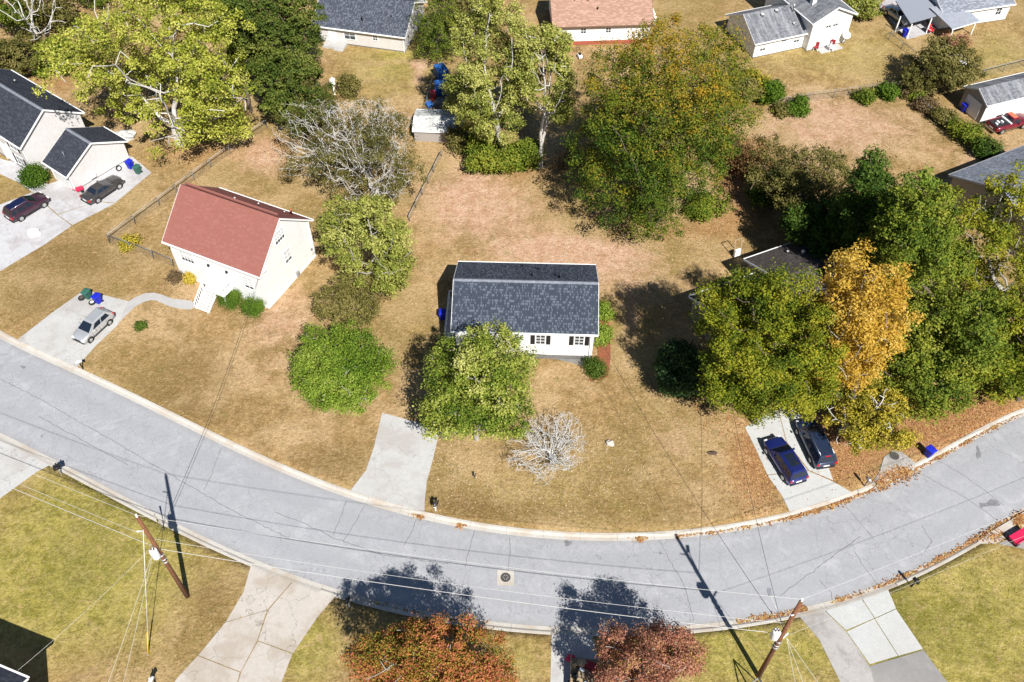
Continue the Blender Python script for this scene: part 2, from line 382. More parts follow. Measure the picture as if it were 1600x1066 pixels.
def make_road():
    xs = np.arange(-139, 139.1, .7); a, b = yN(xs), yS(xs)
    n = 17; Y = np.array([b+(a-b)*t for t in np.linspace(-.008, 1.008, n)]); X = np.broadcast_to(xs, Y.shape)
    Z = np.array([np.full_like(xs, ROAD_Z+.05*math.sin(math.pi*t)) for t in np.linspace(0, 1, n)])
    v = np.stack([X, Y, Z], -1).reshape(-1, 3); idx = np.arange(v.shape[0]).reshape(n, len(xs))
    f = np.stack([idx[:-1,:-1], idx[:-1,1:], idx[1:,1:], idx[1:,:-1]], -1).reshape(-1, 4)
    o = fast_mesh('road', v, f, M_road, smooth=True, vattr=dict(lane=np.repeat(np.linspace(0,1,n), len(xs))))
    return tag(o, 'pale grey cracked asphalt street curving between the lawns', 'road', kind='structure')
ROAD = make_road()
def road_z(x, y):
    t = (y-float(yS(x)))/(float(yN(x))-float(yS(x))); return ROAD_Z+.05*math.sin(math.pi*min(1, max(0, t)))
# tar-dark transverse and longitudinal cracks that can be followed one by one
M_crack = pmat('crack_filler', (.155,.155,.162), .8, .4, 4)
def crack(pts, w=.035):
    P = [g(x, y) for x, y in pts]; Q = []
    for a, b in zip(P[:-1], P[1:]):
        n = max(2, int((b-a).length/.35))
        for i in range(n): Q.append(a.lerp(b, i/n)+Vector((random.gauss(0,.035), random.gauss(0,.035), 0)))
    Q.append(P[-1]); m = MB()
    for i in range(len(Q)-1):
        d = (Q[i+1]-Q[i]); d.z = 0; d.normalize(); s = Vector((-d.y, d.x, 0))
        w0, w1 = w*(.6+.5*math.sin(i*1.7)**2), w*(.6+.5*math.sin((i+1)*1.7)**2)
        q = [Q[i]-s*w0, Q[i+1]-s*w1, Q[i+1]+s*w1, Q[i]+s*w0]
        for p in q: p.z = road_z(p.x, p.y)+.005
        m.quad(*q)
    m.build('crack', M_crack, ROAD, fixn=False)
for c in ([(742,828),(735,850),(727,885)],[(797,838),(797,862),(794,888)],[(650,812),(641,836),(631,852)],[(569,790),(556,815),(536,845)],[(541,780),(532,808),(520,836)],
          [(1030,843),(1046,875),(1065,905),(1074,930),(1084,970)],[(1320,788),(1340,812),(1364,840)],[(1334,860),(1350,885),(1372,912)],[(1280,905),(1298,925),(1302,940)],
          [(1430,735),(1500,772),(1560,812)],[(1462,716),(1510,745),(1570,790)],[(240,726),(350,790),(452,842)],[(345,700),(330,740),(318,765)],[(0,592),(60,622),(140,668),(240,726)],
          [(60,650),(130,688),(200,726)],[(430,800),(470,815),(520,840),(600,868),(700,880)],[(1220,930),(1260,900),(1300,870),(1345,838)],[(1445,862),(1456,845),(1440,820)]): crack(c, .024)
# patched spots and stains
M_patch = pmat('dark_patch', (.19,.19,.20), .85, .3, 3)
def blob(px, py, rx, ry, rot=0, dz=.006, m=M_patch, name='patch'):
    c = g(px, py); mb = MB(); n = 14; P = []
    for i in range(n):
        t = 2*math.pi*i/n; r = 1+.25*math.sin(3*t+px)+.12*math.sin(5*t+py)
        x, y = rx*r*math.cos(t), ry*r*math.sin(t); P.append((c.x+x*math.cos(rot)-y*math.sin(rot), c.y+x*math.sin(rot)+y*math.cos(rot), 0))
    mb.quad(*[(p[0], p[1], road_z(p[0], p[1])+dz) for p in P]); mb.build(name, m, ROAD, fixn=False)
for b in ((1550,786,.75,.3,.2),(1535,789,.25,.22,0),(887,848,.3,.28,0),(1032,864,.14,.1,0),(65,681,.1,.1,0),(36,573,.3,.15,-.4),(1529,947-240,.2,.7,-.3)): blob(*b)

# manhole: square concrete collar with a round iron lid
M_conc = concrete('kerb_concrete', (.50,.47,.425), (.36,.27,.19), .55)
M_iron = pmat('cast_iron', (.10,.095,.09), .6, .4, 6, metal=.3)
def manhole(px, py, sq=True, label='', z=None):
    c = g(px, py); z = road_z(c.x, c.y) if z is None else z; e = empty('manhole', (c.x, c.y, z), 0, label, 'manhole')
    if sq: MB().box(-.66,.66,-.66,.66,-.05,.012).build('collar', M_conc, e)
    MB().lathe([(.40,-.02),(.40,.028),(.33,.028),(.33,.018)], k=24, cap=False).build('rim', M_iron, e)
    m = MB().lathe([(.325,-.01),(.325,.026)], k=24)
    lid = m.build('lid', M_iron, e)
    t = MB()
    for i in range(6): a = i*math.pi/3; t.box(.12*math.cos(a)-.03+.06*math.cos(a), .12*math.cos(a)+.03+.06*math.cos(a), .18*math.sin(a)-.03, .18*math.sin(a)+.03, .026, .034)
    t.build('raised_pattern', M_conc, lid, kind='stuff')
manhole(790, 902, True, 'round iron manhole lid set in a square pale concrete collar in the road')

# ---- kerbs in cast lengths; lower ones in front of driveways
DRIVE_N = [(28,125),(548,664),(1234,1332)]; DRIVE_S = [(-40,78),(392,522),(862,925),(1250,1390)]
def kerb(name, f, side, drops, label):
    e = empty(name, (0,0,0), 0, label, 'kerb', kind='structure')
    xs = [-100.0]
    while xs[-1] < 100:
        s = float((f(xs[-1]+.1)-f(xs[-1]))/.1); xs.append(xs[-1]+3.05/math.sqrt(1+s*s))
    for a, b in zip(xs[:-1], xs[1:]):
        mid = (a+b)/2; px, py = _inv(np.array([mid]), np.array([float(f(mid))]))
        if not (-250 < px[0] < 1850): continue
        low = any(p0 < px[0] < p1 for p0, p1 in drops)
        prof = [(-.02,-.30),(-.02,ROAD_Z+.012),(.28,ROAD_Z+.022),(.40,.0 if not low else -.055),(.46,.028 if not low else -.03),(KW-.02,.034 if not low else .012),(KW,.02 if not low else .008),(KW,-.30)]
        m = MB(); rings = []
        for x in np.linspace(a+.008, b-.008, 4):
            nx, ny = nrm(f, x); nx, ny = float(nx)*side, float(ny)*side
            rings.append([(x+nx*d, float(f(x))+ny*d, z) for d, z in prof])
        m.loft(rings); m.sm = set(); m.build('kerb_segment', M_conc, e)
kerb('kerb', yN, 1, DRIVE_N, 'pale concrete kerb along the dry tan lawn side of the street')
kerb('kerb', yS, -1, DRIVE_S, 'pale concrete kerb along the olive lawn side of the street')

# ---- slabs of concrete
DRIVE_POLYS = []
def poly_from(pts):
    """px points; a third item N / S snaps the point to that kerb's back edge"""
    out = []
    for i, p in enumerate(pts):
        q = g(p[0], p[1])
        if len(p) > 2:
            f = gN if p[2] == 'N' else gS; y = float(f(q.x))+(.004 if p[2] == 'N' else -.004)
            if i and len(pts[i-1]) > 2:
                x0 = out[-1][0]
                for t in np.linspace(0, 1, 9)[1:-1]:
                    x = x0+(q.x-x0)*t; out.append((x, float(f(x))+(.004 if p[2] == 'N' else -.004)))
            out.append((q.x, y))
        else: out.append((q.x, q.y))
    return out
def shrink(poly, d):
    c = np.mean(np.array(poly), 0); o = []
    for x, y in poly:
        l = math.hypot(x-c[0], y-c[1]); o.append((x-(x-c[0])/l*d, y-(y-c[1])/l*d))
    return o
M_joint = pmat('joint_dark', (.16,.145,.125), .9, .3, 5)
def slabs(name, label, cat, polys, m, z=.018):
    e = empty(name, (0,0,0), 0, label, cat, kind='structure')
    for i, pl in enumerate(polys):
        P = poly_from(pl); DRIVE_POLYS.append(np.array(P)); mm = m[i] if isinstance(m, list) else m
        if len(polys) > 1: MB().prism(P, -.15, z-.008).build('joint_filler', M_joint, e)
        MB().prism(shrink(P, .007 if len(polys) > 1 else 0), -.12, z+random.uniform(-.002,.002)).build('slab', mm, e)
    return e
C_new = concrete('new_concrete', (.485,.49,.475), (.40,.37,.345), .35); C_mid = concrete('worn_concrete', (.475,.47,.455), (.33,.29,.27), .6, .5)
C_old = concrete('old_concrete', (.41,.39,.37), (.22,.20,.18), .75, .5); C_warm = concrete('warm_concrete', (.485,.44,.395), (.30,.24,.18), .6, .6)
C_white = concrete('white_painted_concrete', (.50,.495,.505), (.30,.26,.26), .6, .5); C_dark = concrete('dark_concrete', (.30,.285,.275), (.20,.19,.18), .6)  # the last is a deeper grey-brown than the other slabs
slabs('driveway', 'pale grey concrete driveway beside the leafy front yard tree', 'driveway', [[(597,645),(640,657),(687,671),(683,690),(676,720),(667,752),(664,780),(663,801,'N'),(548,767,'N'),(572,735),(584,700)]], C_mid)
slabs('driveway', 'concrete driveway under the silver hatchback', 'driveway', [[(132,453),(165,462),(201,471),(183,509),(150,540),(124,565,'N'),(28,530,'N'),(80,490)]], C_mid)
slabs('walkway', 'narrow curving concrete walkway leading to the white stairs', 'path', [[(201,471),(213,464),(225,459),(240,457.5),(251,460),(270,467),(298,470),(312,478),(296,484),(280,482.5),(266,479.5),(254,474),(245,470),(236,469),(224,472),(210,480),(190,500),(184,508)]], concrete('path_concrete', (.42,.41,.40), (.33,.32,.30), .4), .012)
slabs('driveway', 'wide white concrete driveway with the dark sedan and the maroon suv', 'driveway',
      [[(237,270),(208,246),(200,243),(118,299),(150,315),(180,317)],[(118,299.5),(100,280),(75,288),(50,300),(90,335),(149,316)],[(180,318),(150,316),(90,336),(113,352)],[(50,301),(0,320),(-60,350),(-20,420),(0,424),(70,382),(112,353),(89,336)],[(-60,351),(-160,400),(-200,470),(-120,480),(-21,421)]], C_white)
slabs('walkway', 'white concrete path to the door of the big grey house', 'path', [[(0,248),(14,252),(24,249),(36,259),(66,284),(74,288),(50,300),(28,285),(0,272),(-40,262),(-40,246)]], C_white, .014)
slabs('driveway', 'clean pale driveway under the two blue cars', 'driveway', [[(1164,668),(1185,655),(1215,640),(1228,690),(1262,735),(1199,742),(1180,700)],[(1199,743),(1263,736),(1300,752),(1331,772,'N'),(1234,801,'N'),(1222,775)],[(1216,639),(1248,630),(1280,690),(1302,751),(1264,735),(1229,690)]], C_new)
slabs('driveway', 'cracked warm concrete driveway cut into square slabs', 'driveway',
      [[(392,883,'S'),(456,906,'S'),(418,953),(353,972),(380,926)],[(457,906,'S'),(523,933,'S'),(495,966),(458,1021),(403,1001),(419,954)],[(352,973),(417,954),(402,1001),(376,1050),(310,1024)],[(403,1002),(457,1022),(440,1066),(425,1095),(370,1074),(377,1050)],[(309,1025),(375,1051),(369,1075),(340,1130),(250,1110),(275,1062)],[(370,1075),(424,1096),(400,1150),(341,1131)]], C_warm)
slabs('driveway', 'worn grey concrete driveway beside the black double mailbox', 'driveway', [[(-60,660,'S'),(76,728,'S'),(55,739),(0,779),(-50,810),(-140,770)]], C_mid)
slabs('driveway', 'patched driveway of bright new slabs beside stained old concrete', 'driveway',
      [[(1250,966,'S'),(1289,956,'S'),(1322,987),(1345,1020),(1358,1040),(1375,1075),(1320,1080),(1300,1040),(1280,1000)],[(1290,956,'S'),(1346,934,'S'),(1366,966),(1322,985)],[(1347,934,'S'),(1386,916,'S'),(1400,951),(1367,966)],[(1323,987),(1366,967),(1403,1025),(1359,1038)],[(1367,967),(1400,952),(1442,1014),(1404,1025)],[(1359,1041),(1443,1016),(1480,1066),(1500,1100),(1376,1110)]], [C_old, C_new, C_new, C_new, C_new, C_dark])
slabs('driveway', 'narrow driveway in the shade of the rusty red tree', 'driveway', [[(862,992,'S'),(925,993,'S'),(944,1066),(955,1130),(858,1130)]], C_mid)
# storm inlet
def storm_inlet():
    e = empty('storm_inlet', (0,0,0), 0, 'concrete storm drain inlet with iron lid beside the silver mailbox', 'storm drain')
    P = poly_from([(1364,762,'N'),(1374,738),(1381,715),(1396,704),(1409,707),(1420,716),(1430,724,'N')]); MB().prism(P, -.12, .06).build('apron', C_old, e)
    Q = [g(1365,763), g(1380,747), g(1408,731), g(1430,728), g(1427,737), g(1400,752), g(1372,766)]
    MB().prism([(p.x, p.y) for p in Q], -.1, .045).build('throat', M_conc, e)
    c = g(1397,713); MB().lathe([(.42,.04),(.42,.075)], c=(c.x, c.y, 0), k=22).build('lid', M_iron, e)
storm_inlet()
def far_inlet():
    e = empty('storm_inlet', (0,0,0), 0, 'weathered concrete drain throat full of leaves beside the red cart', 'storm drain')
    MB().prism([(p.x, p.y) for p in (g(1524,850), g(1545,833), g(1600,800), g(1640,775), g(1660,800), g(1600,826), g(1556,849))], -.2, .05).build('apron', M_conc, e)
    MB().prism([(p.x, p.y) for p in (g(1585,812), g(1602,801), g(1604,816), g(1590,826))], 0, .075).build('leaf_heap', pmat('leaf_heap', (.42,.20,.07), .9, .5, 5, .8), e)
    MB().prism([(p.x, p.y) for p in (g(1560,850), g(1600,828), g(1660,802), g(1690,860), g(1600,858))], -.1, .03).build('pad', C_dark, e)
far_inlet()
# ------------------------------------------------------------------ houses
S_navy = shingle('navy_shingle', (.043,.052,.072), (.125,.145,.18), .26, .115, .62, pv=.15)  # lighter dashes are glints on the shingles, put into the colour
S_navy2 = shingle('slate_shingle', (.060,.068,.090), (.15,.165,.195), .27, .125, .60, pv=.15)
S_black = shingle('charcoal_shingle', (.040,.044,.058), (.06,.065,.08), .2, .3, .7)
S_red = shingle('faded_red_shingle', (.255,.100,.082), (.28,.12,.10), .2, .33, .75, blotch=.06, pv=.04)
S_brown = shingle('brown_pink_shingle', (.33,.20,.145), (.44,.28,.22), .2, .4, .6, blotch=.2, pv=.1)
S_grey = shingle('stained_grey_shingle', (.13,.135,.15), (.19,.2,.22), .2, .33, .7, stain=(.33,.33,.34))
S_grey2 = shingle('pale_grey_shingle', (.19,.205,.24), (.30,.32,.36), .2, .33, .65)
S_dkbrown = shingle('dark_brown_shingle', (.070,.060,.058), (.10,.09,.085), .2, .33, .7)
M_found = pmat('foundation_block', (.17,.165,.16), .9, .35, 3, .5); M_brick = pmat('red_brick', (.36,.10,.06), .9, .4, 9, .4)
M_tin = pmat('grey_tin', (.36,.38,.43), .5, .15, 2, metal=.2, dirt=(.28,.28,.3)); M_gutter = pmat('gutter_white', (.74,.74,.73), .45, .08)
M_deck_shade = pmat('deck_blue_shade', (.45,.46,.48), .6, .1)  # side deck: its bluish shade is put into the colour
M_vent = pmat('vent_metal', (.60,.60,.58), .5, .2); M_ventd = pmat('vent_black', (.02,.02,.022), .6, .2)
M_dish = pmat('dish_grey', (.66,.66,.66), .5, .1)

def roof_slabs(m, L, W, zE, zR, th=.13):
    """two slopes as solid slabs, UV in metres"""
    for s in (-1, 1):
        a, b = (-L/2, s*W/2, zE), (L/2, s*W/2, zE); c, d = (L/2, 0, zR), (-L/2, 0, zR)
        sl = math.hypot(W/2, zR-zE)
        lo = lambda p: (p[0], p[1], p[2]-th)
        uv = [(0,0),(L,0),(L,sl),(0,sl)]
        if s < 0: m.quad(a, b, c, d, uv=uv)
        else: m.quad(b, a, d, c, uv=[(L+3,7),(3,7),(3,7+sl),(L+3,7+sl)])
        for p, q in ((a,b),(b,c),(d,a)): m.quad(p, q, lo(q), lo(p), uv=[(0,0),(.1,0),(.1,.1),(0,.1)])
        m.quad(lo(a), lo(b), lo(c), lo(d), uv=[(0,0)]*4)
    return m
def window(e, side, u, z, w, h, hw, hl, shutters=False, cols=2, rows=2, blind=.0):
    """window on a wall; hw half depth (front/back), hl half length (sides); frame is the part, pane and muntins under it"""
    def T(a, d, zz):
        if side == 'F': return (u+a, -hw-d, zz)
        if side == 'B': return (u-a, hw+d, zz)
        if side == 'R': return (hl+d, u+a, zz)
        return (-hl-d, u-a, zz)
    def bar(m, a0, a1, z0, z1, d0, d1):
        n = len(m.v)
        for dd in (d0, d1):
            for a, zz in ((a0,z0),(a1,z0),(a1,z1),(a0,z1)): m.v.append(T(a, dd, zz))
        m.f += [tuple(n+i for i in q) for q in ((4,5,6,7),(0,1,5,4),(1,2,6,5),(2,3,7,6),(3,0,4,7))]
    f = MB(); t = .09
    bar(f, -w/2-t, w/2+t, z-h/2-t, z-h/2, 0, .07); bar(f, -w/2-t, w/2+t, z+h/2, z+h/2+t, 0, .05)
    bar(f, -w/2-t, -w/2, z-h/2, z+h/2, 0, .05); bar(f, w/2, w/2+t, z-h/2, z+h/2, 0, .05)
    fo = f.build('window', M_trim, e)
    p = MB(); bar(p, -w/2, w/2, z-h/2, z+h/2, 0, .012); p.build('pane', M_glass, fo)
    if blind:
        b = MB(); bar(b, -w/2+.02, w/2-.02, z+h/2-h*blind, z+h/2, .012, .016); b.build('blind', M_blind, fo)
    mm = MB()
    for i in range(1, cols): x = -w/2+w*i/cols; bar(mm, x-.022, x+.022, z-h/2, z+h/2, .0, .036)
    for j in range(1, rows): y = z-h/2+h*j/rows; bar(mm, -w/2, w/2, y-.025, y+.025, .0, .034)
    if mm.v: mm.build('muntins', M_trim, fo)
    if shutters:
        for s in (-1, 1):
            sh = MB(); x = s*(w/2+t+.24); bar(sh, x-.2, x+.2, z-h/2-.05, z+h/2+.05, 0, .045)
            for q in (-.22, .22): bar(sh, x-.14, x+.14, z+q*h*1.05-.16*h, z+q*h*1.05+.16*h, .045, .06)
            sh.build('shutter', M_dark, e)
def door(e, side, u, z0, w, h, hw, hl, m=None):
    d = MB(); f = MB()
    def bx(mb, a0, a1, za, zb, d0, d1):
        if side == 'F': mb.box(u+a0, u+a1, -hw-d1, -hw-d0, za, zb)
        elif side == 'B': mb.box(u+a0, u+a1, hw+d0, hw+d1, za, zb)
        elif side == 'R': mb.box(hl+d0, hl+d1, u+a0, u+a1, za, zb)
        else: mb.box(-hl-d1, -hl-d0, u+a0, u+a1, za, zb)
    bx(d, -w/2, w/2, z0, z0+h, .002, .03)
    do = d.build('door', m or M_trim, e)
    bx(f, -w/2-.1, -w/2, z0, z0+h+.1, 0, .05); bx(f, w/2, w/2+.1, z0, z0+h+.1, 0, .05); bx(f, -w/2, w/2, z0+h, z0+h+.1, 0, .05); f.build('door_frame', M_trim, do)
    k = MB(); bx(k, w/2-.14, w/2-.06, z0+h*.45, z0+h*.45+.08, .03, .08); k.build('handle', M_steel, do)
def vents(e, L, W, zE, zR, items):
    """roof vents and pipes: (u, fraction from eave to ridge, side, radius, height, material)"""
    for u, t, s, r, h, m in items:
        v = s*W/2*(1-t); z = zE+(zR-zE)*t
        MB().lathe([(r,-.15),(r,h*.75),(r*1.35,h*.75),(r*1.1,h)], c=(u, v, z), k=10).build('roof_vent', m, e)
def house(name, label, c, rot, L, W, zE, zR, wall, roof, ov=.35, base=.25, foundm=None, ridge=None, cat='house', trim=M_trim, zb=-.1, cuts=None):
    e = empty(name, (c[0], c[1], 0), R(rot), label, cat)
    hl, hw = L/2-ov, W/2-ov; sl = (zR-zE)/(W/2); zw = zE+sl*ov-.16; zt = zR-.17
    m = MB(); fr = [(-hw,zb),(hw,zb),(hw,zw),(0,zt),(-hw,zw)]
    m.loft([[(-hl, y, z) for y, z in fr], [(hl, y, z) for y, z in fr]]); m.sm = set(); m.build('wall', wall, e)
    if base: MB().box(-hl-.02, hl+.02, -hw-.02, hw+.02, zb-.05, base).build('foundation', foundm or M_found, e)
    ro = roof_slabs(MB(), L, W, zE, zR).build('roof', roof, e, fixn=False)
    if ridge:
        r = MB()
        for s in (-1, 1): r.quad((-L/2, 0, zR+.035), (L/2, 0, zR+.035), (L/2, s*.2, zR-.2*sl+.028), (-L/2, s*.2, zR-.2*sl+.028))
        r.build('ridge_cap', ridge, ro)
    f = MB()
    for s in (-1, 1):
        b = MB().box(-L/2, L/2, s*W/2-.03 if s < 0 else W/2-.0, s*W/2 if s < 0 else W/2+.03, zE-.24, zE-.02)
        b.build('fascia', trim, e)
        gt = MB().box(-L/2-.02, L/2+.02, s*(W/2+.09)-.055, s*(W/2+.09)+.055, zE-.15, zE-.03); gt.build('gutter', trim, e)
    for s in (-1, 1):
        for q in (-1, 1):
            x0, x1 = (s*L/2, s*(L/2+.035)); k = MB()
            a = [(q*W/2, zE-.22), (q*W/2, zE+.0), (0, zR+.0), (0, zR-.22)]
            k.loft([[(x0, y, z) for y, z in a], [(x1, y, z) for y, z in a]]); k.sm = set(); k.build('rake_board', trim, e)
    return e, hw, hl
def merge(main, wing):
    bpy.context.view_layer.update()
    for ch in list(wing.children):
        mw = wing.matrix_world @ ch.matrix_basis; ch.parent = main; ch.matrix_basis = main.matrix_world.inverted() @ mw
    bpy.data.objects.remove(wing)
def downspout(e, x, y, z0, z1): MB().box(x-.05, x+.05, y-.05, y+.05, z0, z1).build('downspout', M_trim, e)

# --- white house with navy shingles (front and centre)
e, hw, hl = house('white_house', 'white house with navy speckled shingle roof and black shutters', (1.30,58.64), -1.99, 13.53, 9.06, 4.05, 6.20, M_white, S_navy, ridge=M_ridge, base=0)
for u in (1.75, 5.35): window(e, 'F', u-.25, 2.75, .8, 1.25, hw, hl, True, 2, 3)
MB().box(-hl-.03, hl+.03, -hw-.03, hw+.03, -.2, .55).build('foundation', M_found, e)
sk = MB(); 
sk.quad((-2.2,-hw-.045,-.1),(hl-.4,-hw-.045,-.1),(hl-.4,-hw-.045,.3),(1,-hw-.045,.7),(-2.2,-hw-.045,.95)); sk.build('parged_skirt', M_found, e, fixn=False)
downspout(e, hl-.25, -hw-.08, .1, 3.95)
vents(e, 13.53, 9.06, 4.05, 6.20, [(.55,.72,1,.06,.5,M_ventd),(1.1,.38,1,.06,.45,M_ventd),(3.1,.8,1,.09,.6,M_ventd),(-.4,.2,1,.05,.3,M_ventd)])
door(e, 'F', -4.2, .9, 1.0, 2.1, hw, hl, M_dark)
window(e, 'L', .5, 2.6, 1.0, 1.2, hw, hl); window(e, 'R', 1.0, 2.6, .9, 1.2, hw, hl); window(e, 'B', 2.0, 2.6, .9, 1.2, hw, hl)
# front stoop with white posts, hidden behind the tree, and the side deck
st = MB().box(-5.6, -2.3, -hw-1.6, -hw-.06, 0, .85); po = st.build('porch', C_mid, e)
for x in (-5.5, -2.4): MB().box(x-.07, x+.07, -hw-1.56, -hw-1.42, .85, 1.85).build('railing_post', M_trim, e)
MB().box(-5.5,-3.7,-hw-1.53,-hw-1.45,1.7,1.8).build('railing', M_trim, e)
for i in range(4): MB().box(-3.6, -2.45, -hw-1.62-.28*(i+1), -hw-1.61-.28*i, 0, .66-.2*i+.02).build('step', M_trim, e)
MB().box(-hl-1.25, -hl-.02, -2.6, 2.7, .7, .82).build('side_deck', M_deck_shade, e)
for y in np.linspace(-2.55, 2.65, 8): MB().box(-hl-1.24, -hl-1.16, y-.04, y+.04, 0, 1.8).build('railing_post', M_trim, e)
MB().box(-hl-1.26, -hl-1.14, -2.6, 2.7, 1.8, 1.88).build('railing', M_trim, e); MB().box(-hl-1.14, -hl-.02, 2.6, 2.68, 1.8, 1.88).build('railing', M_trim, e)
MB().box(hl+.04, hl+.3, -2.5, -2.0, .3, .9).build('meter_box', M_steel, e)

# --- white house with red roof
e, hw, hl = house('red_roofed_house', 'white two storey house with faded red roof and white stairs', (-27.48,66.96), -25.3, 11.75, 9.06, 4.95, 8.80, M_white, S_red, base=.3, foundm=M_trim)
m = MB(); m.box(-5.5, 5.4, .25, .45, 8.70, 8.86); m.build('ridge_vent', S_red, e)
window(e, 'F', -3.6, 3.4, 1.5, 1.3, hw, hl, False, 4, 3, .6); window(e, 'F', 3.75, 2.9, 1.0, 1.5, hw, hl, False, 2, 4, .8)
window(e, 'R', -.3, 6.6, 1.4, 1.3, hw, hl, False, 4, 3, .72); window(e, 'R', .15, 3.6, .95, 1.5, hw, hl, False, 2, 3, .8)
door(e, 'F', .2, 1.4, .95, 2.05, hw, hl)
vents(e, 11.75, 9.06, 4.95, 8.8, [(-.5,.72,1,.07,.35,M_vent),(1.2,.45,1,.07,.35,M_vent),(1.6,.2,1,.07,.35,M_vent),(3.9,.35,1,.06,.3,M_vent),(4.2,.22,1,.09,.7,pmat('terracotta', (.45,.12,.06)))])
MB().box(-1.1, 1.5, -hw-1.5, -hw-.03, 1.24, 1.38).build('landing', M_trim, e)
for x in (-1.05, 1.45):
    for y in (-hw-1.45, -hw-.2): MB().box(x-.06, x+.06, y-.06, y+.06, 0, 2.3).build('landing_post', M_trim, e)
for n in range(6): MB().box(-1.02, .35, -hw-1.52-.27*(n+1), -hw-1.53-.27*n, 1.06-.19*n, 1.14-.19*n).build('step', M_trim, e)
for x in (-1.09, .37):
    k = MB(); k.loft([[(x+q, -hw-1.5, z) for q, z in ((0,.9),(.06,.9),(.06,1.25),(0,1.25))], [(x+q, -hw-3.2, z) for q, z in ((0,-.1),(.06,-.1),(.06,.1),(0,.1))]]); k.sm = set(); k.build('stringer', M_trim, e)
    k = MB(); k.loft([[(x+q, -hw-1.5, z) for q, z in ((0,2.15),(.06,2.15),(.06,2.25),(0,2.25))], [(x+q, -hw-3.2, z) for q, z in ((0,.85),(.06,.85),(.06,.95),(0,.95))]]); k.sm = set(); k.build('handrail', M_trim, e)
    for n in range(7):
        y = -hw-1.55-.26*n; z = 2.12-.765*.26*n; MB().box(x, x+.06, y-.09, y, z-1.15 if n < 6 else 0, z).build('baluster', M_trim, e)
MB().box(-1.1, 1.5, -hw-1.5, -hw-1.44, 2.2, 2.3).build('handrail', M_trim, e); MB().box(1.44, 1.5, -hw-1.44, -hw-.03, 2.2, 2.3).build('handrail', M_trim, e)
MB().box(.45, 1.5, -hw-1.48, -hw-1.45, 1.38, 2.2).build('railing_panel', M_trim, e)
for (px, pz, s) in ((hl+.35, 4.9, .42),):
    d = MB().lathe([(.02,0),(.25,.03),(.42,.12)], c=(0,0,0), k=16, cap=False); do = d.build('satellite_dish', M_dish, e, loc=(hl+.2, -hw+.5, 5.35)); do.rotation_euler = (R(50), R(20), 0)
    MB().tube((hl, -hw+.6, 4.8), (hl+.2, -hw+.55, 5.3), .03).build('dish_arm', M_steel, e)
for x, z in ((-.9,3.3),(1.3,3.3)): MB().box(x-.1, x+.1, -hw-.16, -hw, z, z+.25).build('wall_lamp', M_ventd, e)
downspout(e, hl+.05, hw-.1, .1, 4.9); MB().box(hl, hl+.25, .6, 1.0, .2, .8).build('meter_box', M_steel, e)

# --- big pale grey house on the left with its garage wing
e, hw, hl = house('grey_house', 'large pale grey two storey house with charcoal roof and garage wing', (-57.9,88.6), -37.0, 14.6, 8.3, 4.5, 7.25, M_grey_sid, S_black, ridge=M_ridge, base=.2)
HGE = e
for u in (-6.2, -3.2, 4.6): 
    for z in (3.4,): window(e, 'F', u, z, 1.4, 1.1, hw, hl, True, 2, 2)
window(e, 'F', 4.6, 1.2, 1.4, 1.2, hw, hl, True); door(e, 'F', 2.1, .2, 1.0, 2.1, hw, hl)
MB().box(1.2, 1.4, -hw-.12, -hw, .1, 2.9).build('pilaster', M_trim, e); MB().box(2.8, 3.0, -hw-.12, -hw, .1, 2.9).build('pilaster', M_trim, e)
downspout(e, hl-.1, -hw-.08, .1, 4.4); downspout(e, -hl+.1, -hw-.08, .1, 4.4)
vents(e, 14.6, 8.3, 4.5, 7.25, [(-2,.5,1,.07,.4,M_vent),(2.2,.4,1,.08,.3,M_vent)])
e, hw, hl = house('garage_wing', 'single storey garage wing with charcoal gable roof joined to the grey house', (-48.73,83.03), -37.0, 4.5, 8.21, 2.44, 4.63, M_grey_sid, S_black, ridge=M_ridge, base=.1)
door(e, 'F', -.1, 0, 2.9, 2.05, hw, hl, pmat('garage_door', (.70,.69,.66), .5, .05)); MB().tube((.4,-hw+1.2,3.1), (.4,-hw+1.2,4.1), .03).build('service_mast', M_steel, e)
downspout(e, hl+.06, -hw+.1, .05, 2.4); MB().box(hl+.0, hl+.35, -1.6, -.9, .5, .95).build('wall_unit', M_dish, e)
merge(HGE, e)

# --- house at the back with slate roof
c = (-20.6,114.4)
e, hw, hl = house('slate_roofed_house', 'pale pink house with speckled slate roof and back door steps', (-19.35,113.3), -13.5, 13.2, 9.6, 2.45, 4.9, M_grey_sid, S_navy2, base=.15)
door(e, 'F', -3.9, .35, .95, 1.9, hw, hl); window(e, 'F', -1.4, 1.45, 1.5, 1.1, hw, hl, False, 2, 2, .3); window(e, 'F', 2.2, 1.55, .6, .65, hw, hl)
MB().box(-4.9, -1.9, -hw-1.5, -hw-.04, 0, .33).build('patio', C_mid, e); MB().box(-3.2, -1.9, -hw-1.85, -hw-1.51, 0, .17).build('step', C_mid, e)
downspout(e, hl-.1, -hw-.07, .05, 2.3); vents(e, 13.2, 9.6, 2.45, 4.9, [(.2,.3,-1,.09,.6,M_ventd),(4,.5,-1,.07,.3,M_ventd)])
# --- brown pink roof house
e, hw, hl = house('brown_roofed_house', 'white house with weathered brown pink roof on a red brick base', (11.9,114.0), 3.2, 13.6, 9.6, 2.9, 5.0, M_white, S_brown, base=.55, foundm=M_brick, trim=pmat('brown_trim', (.14,.09,.06)))
for u in (-2.6, .75): window(e, 'F', u, 2.05, .65, .7, hw, hl)
vents(e, 13.6, 9.6, 2.9, 5.0, [(-3.6,.8,-1,.12,.3,M_ventd),(-1.8,.78,-1,.16,.3,M_vent),(2.1,.82,-1,.16,.3,M_vent),(-.6,.5,-1,.09,.3,M_ventd)])
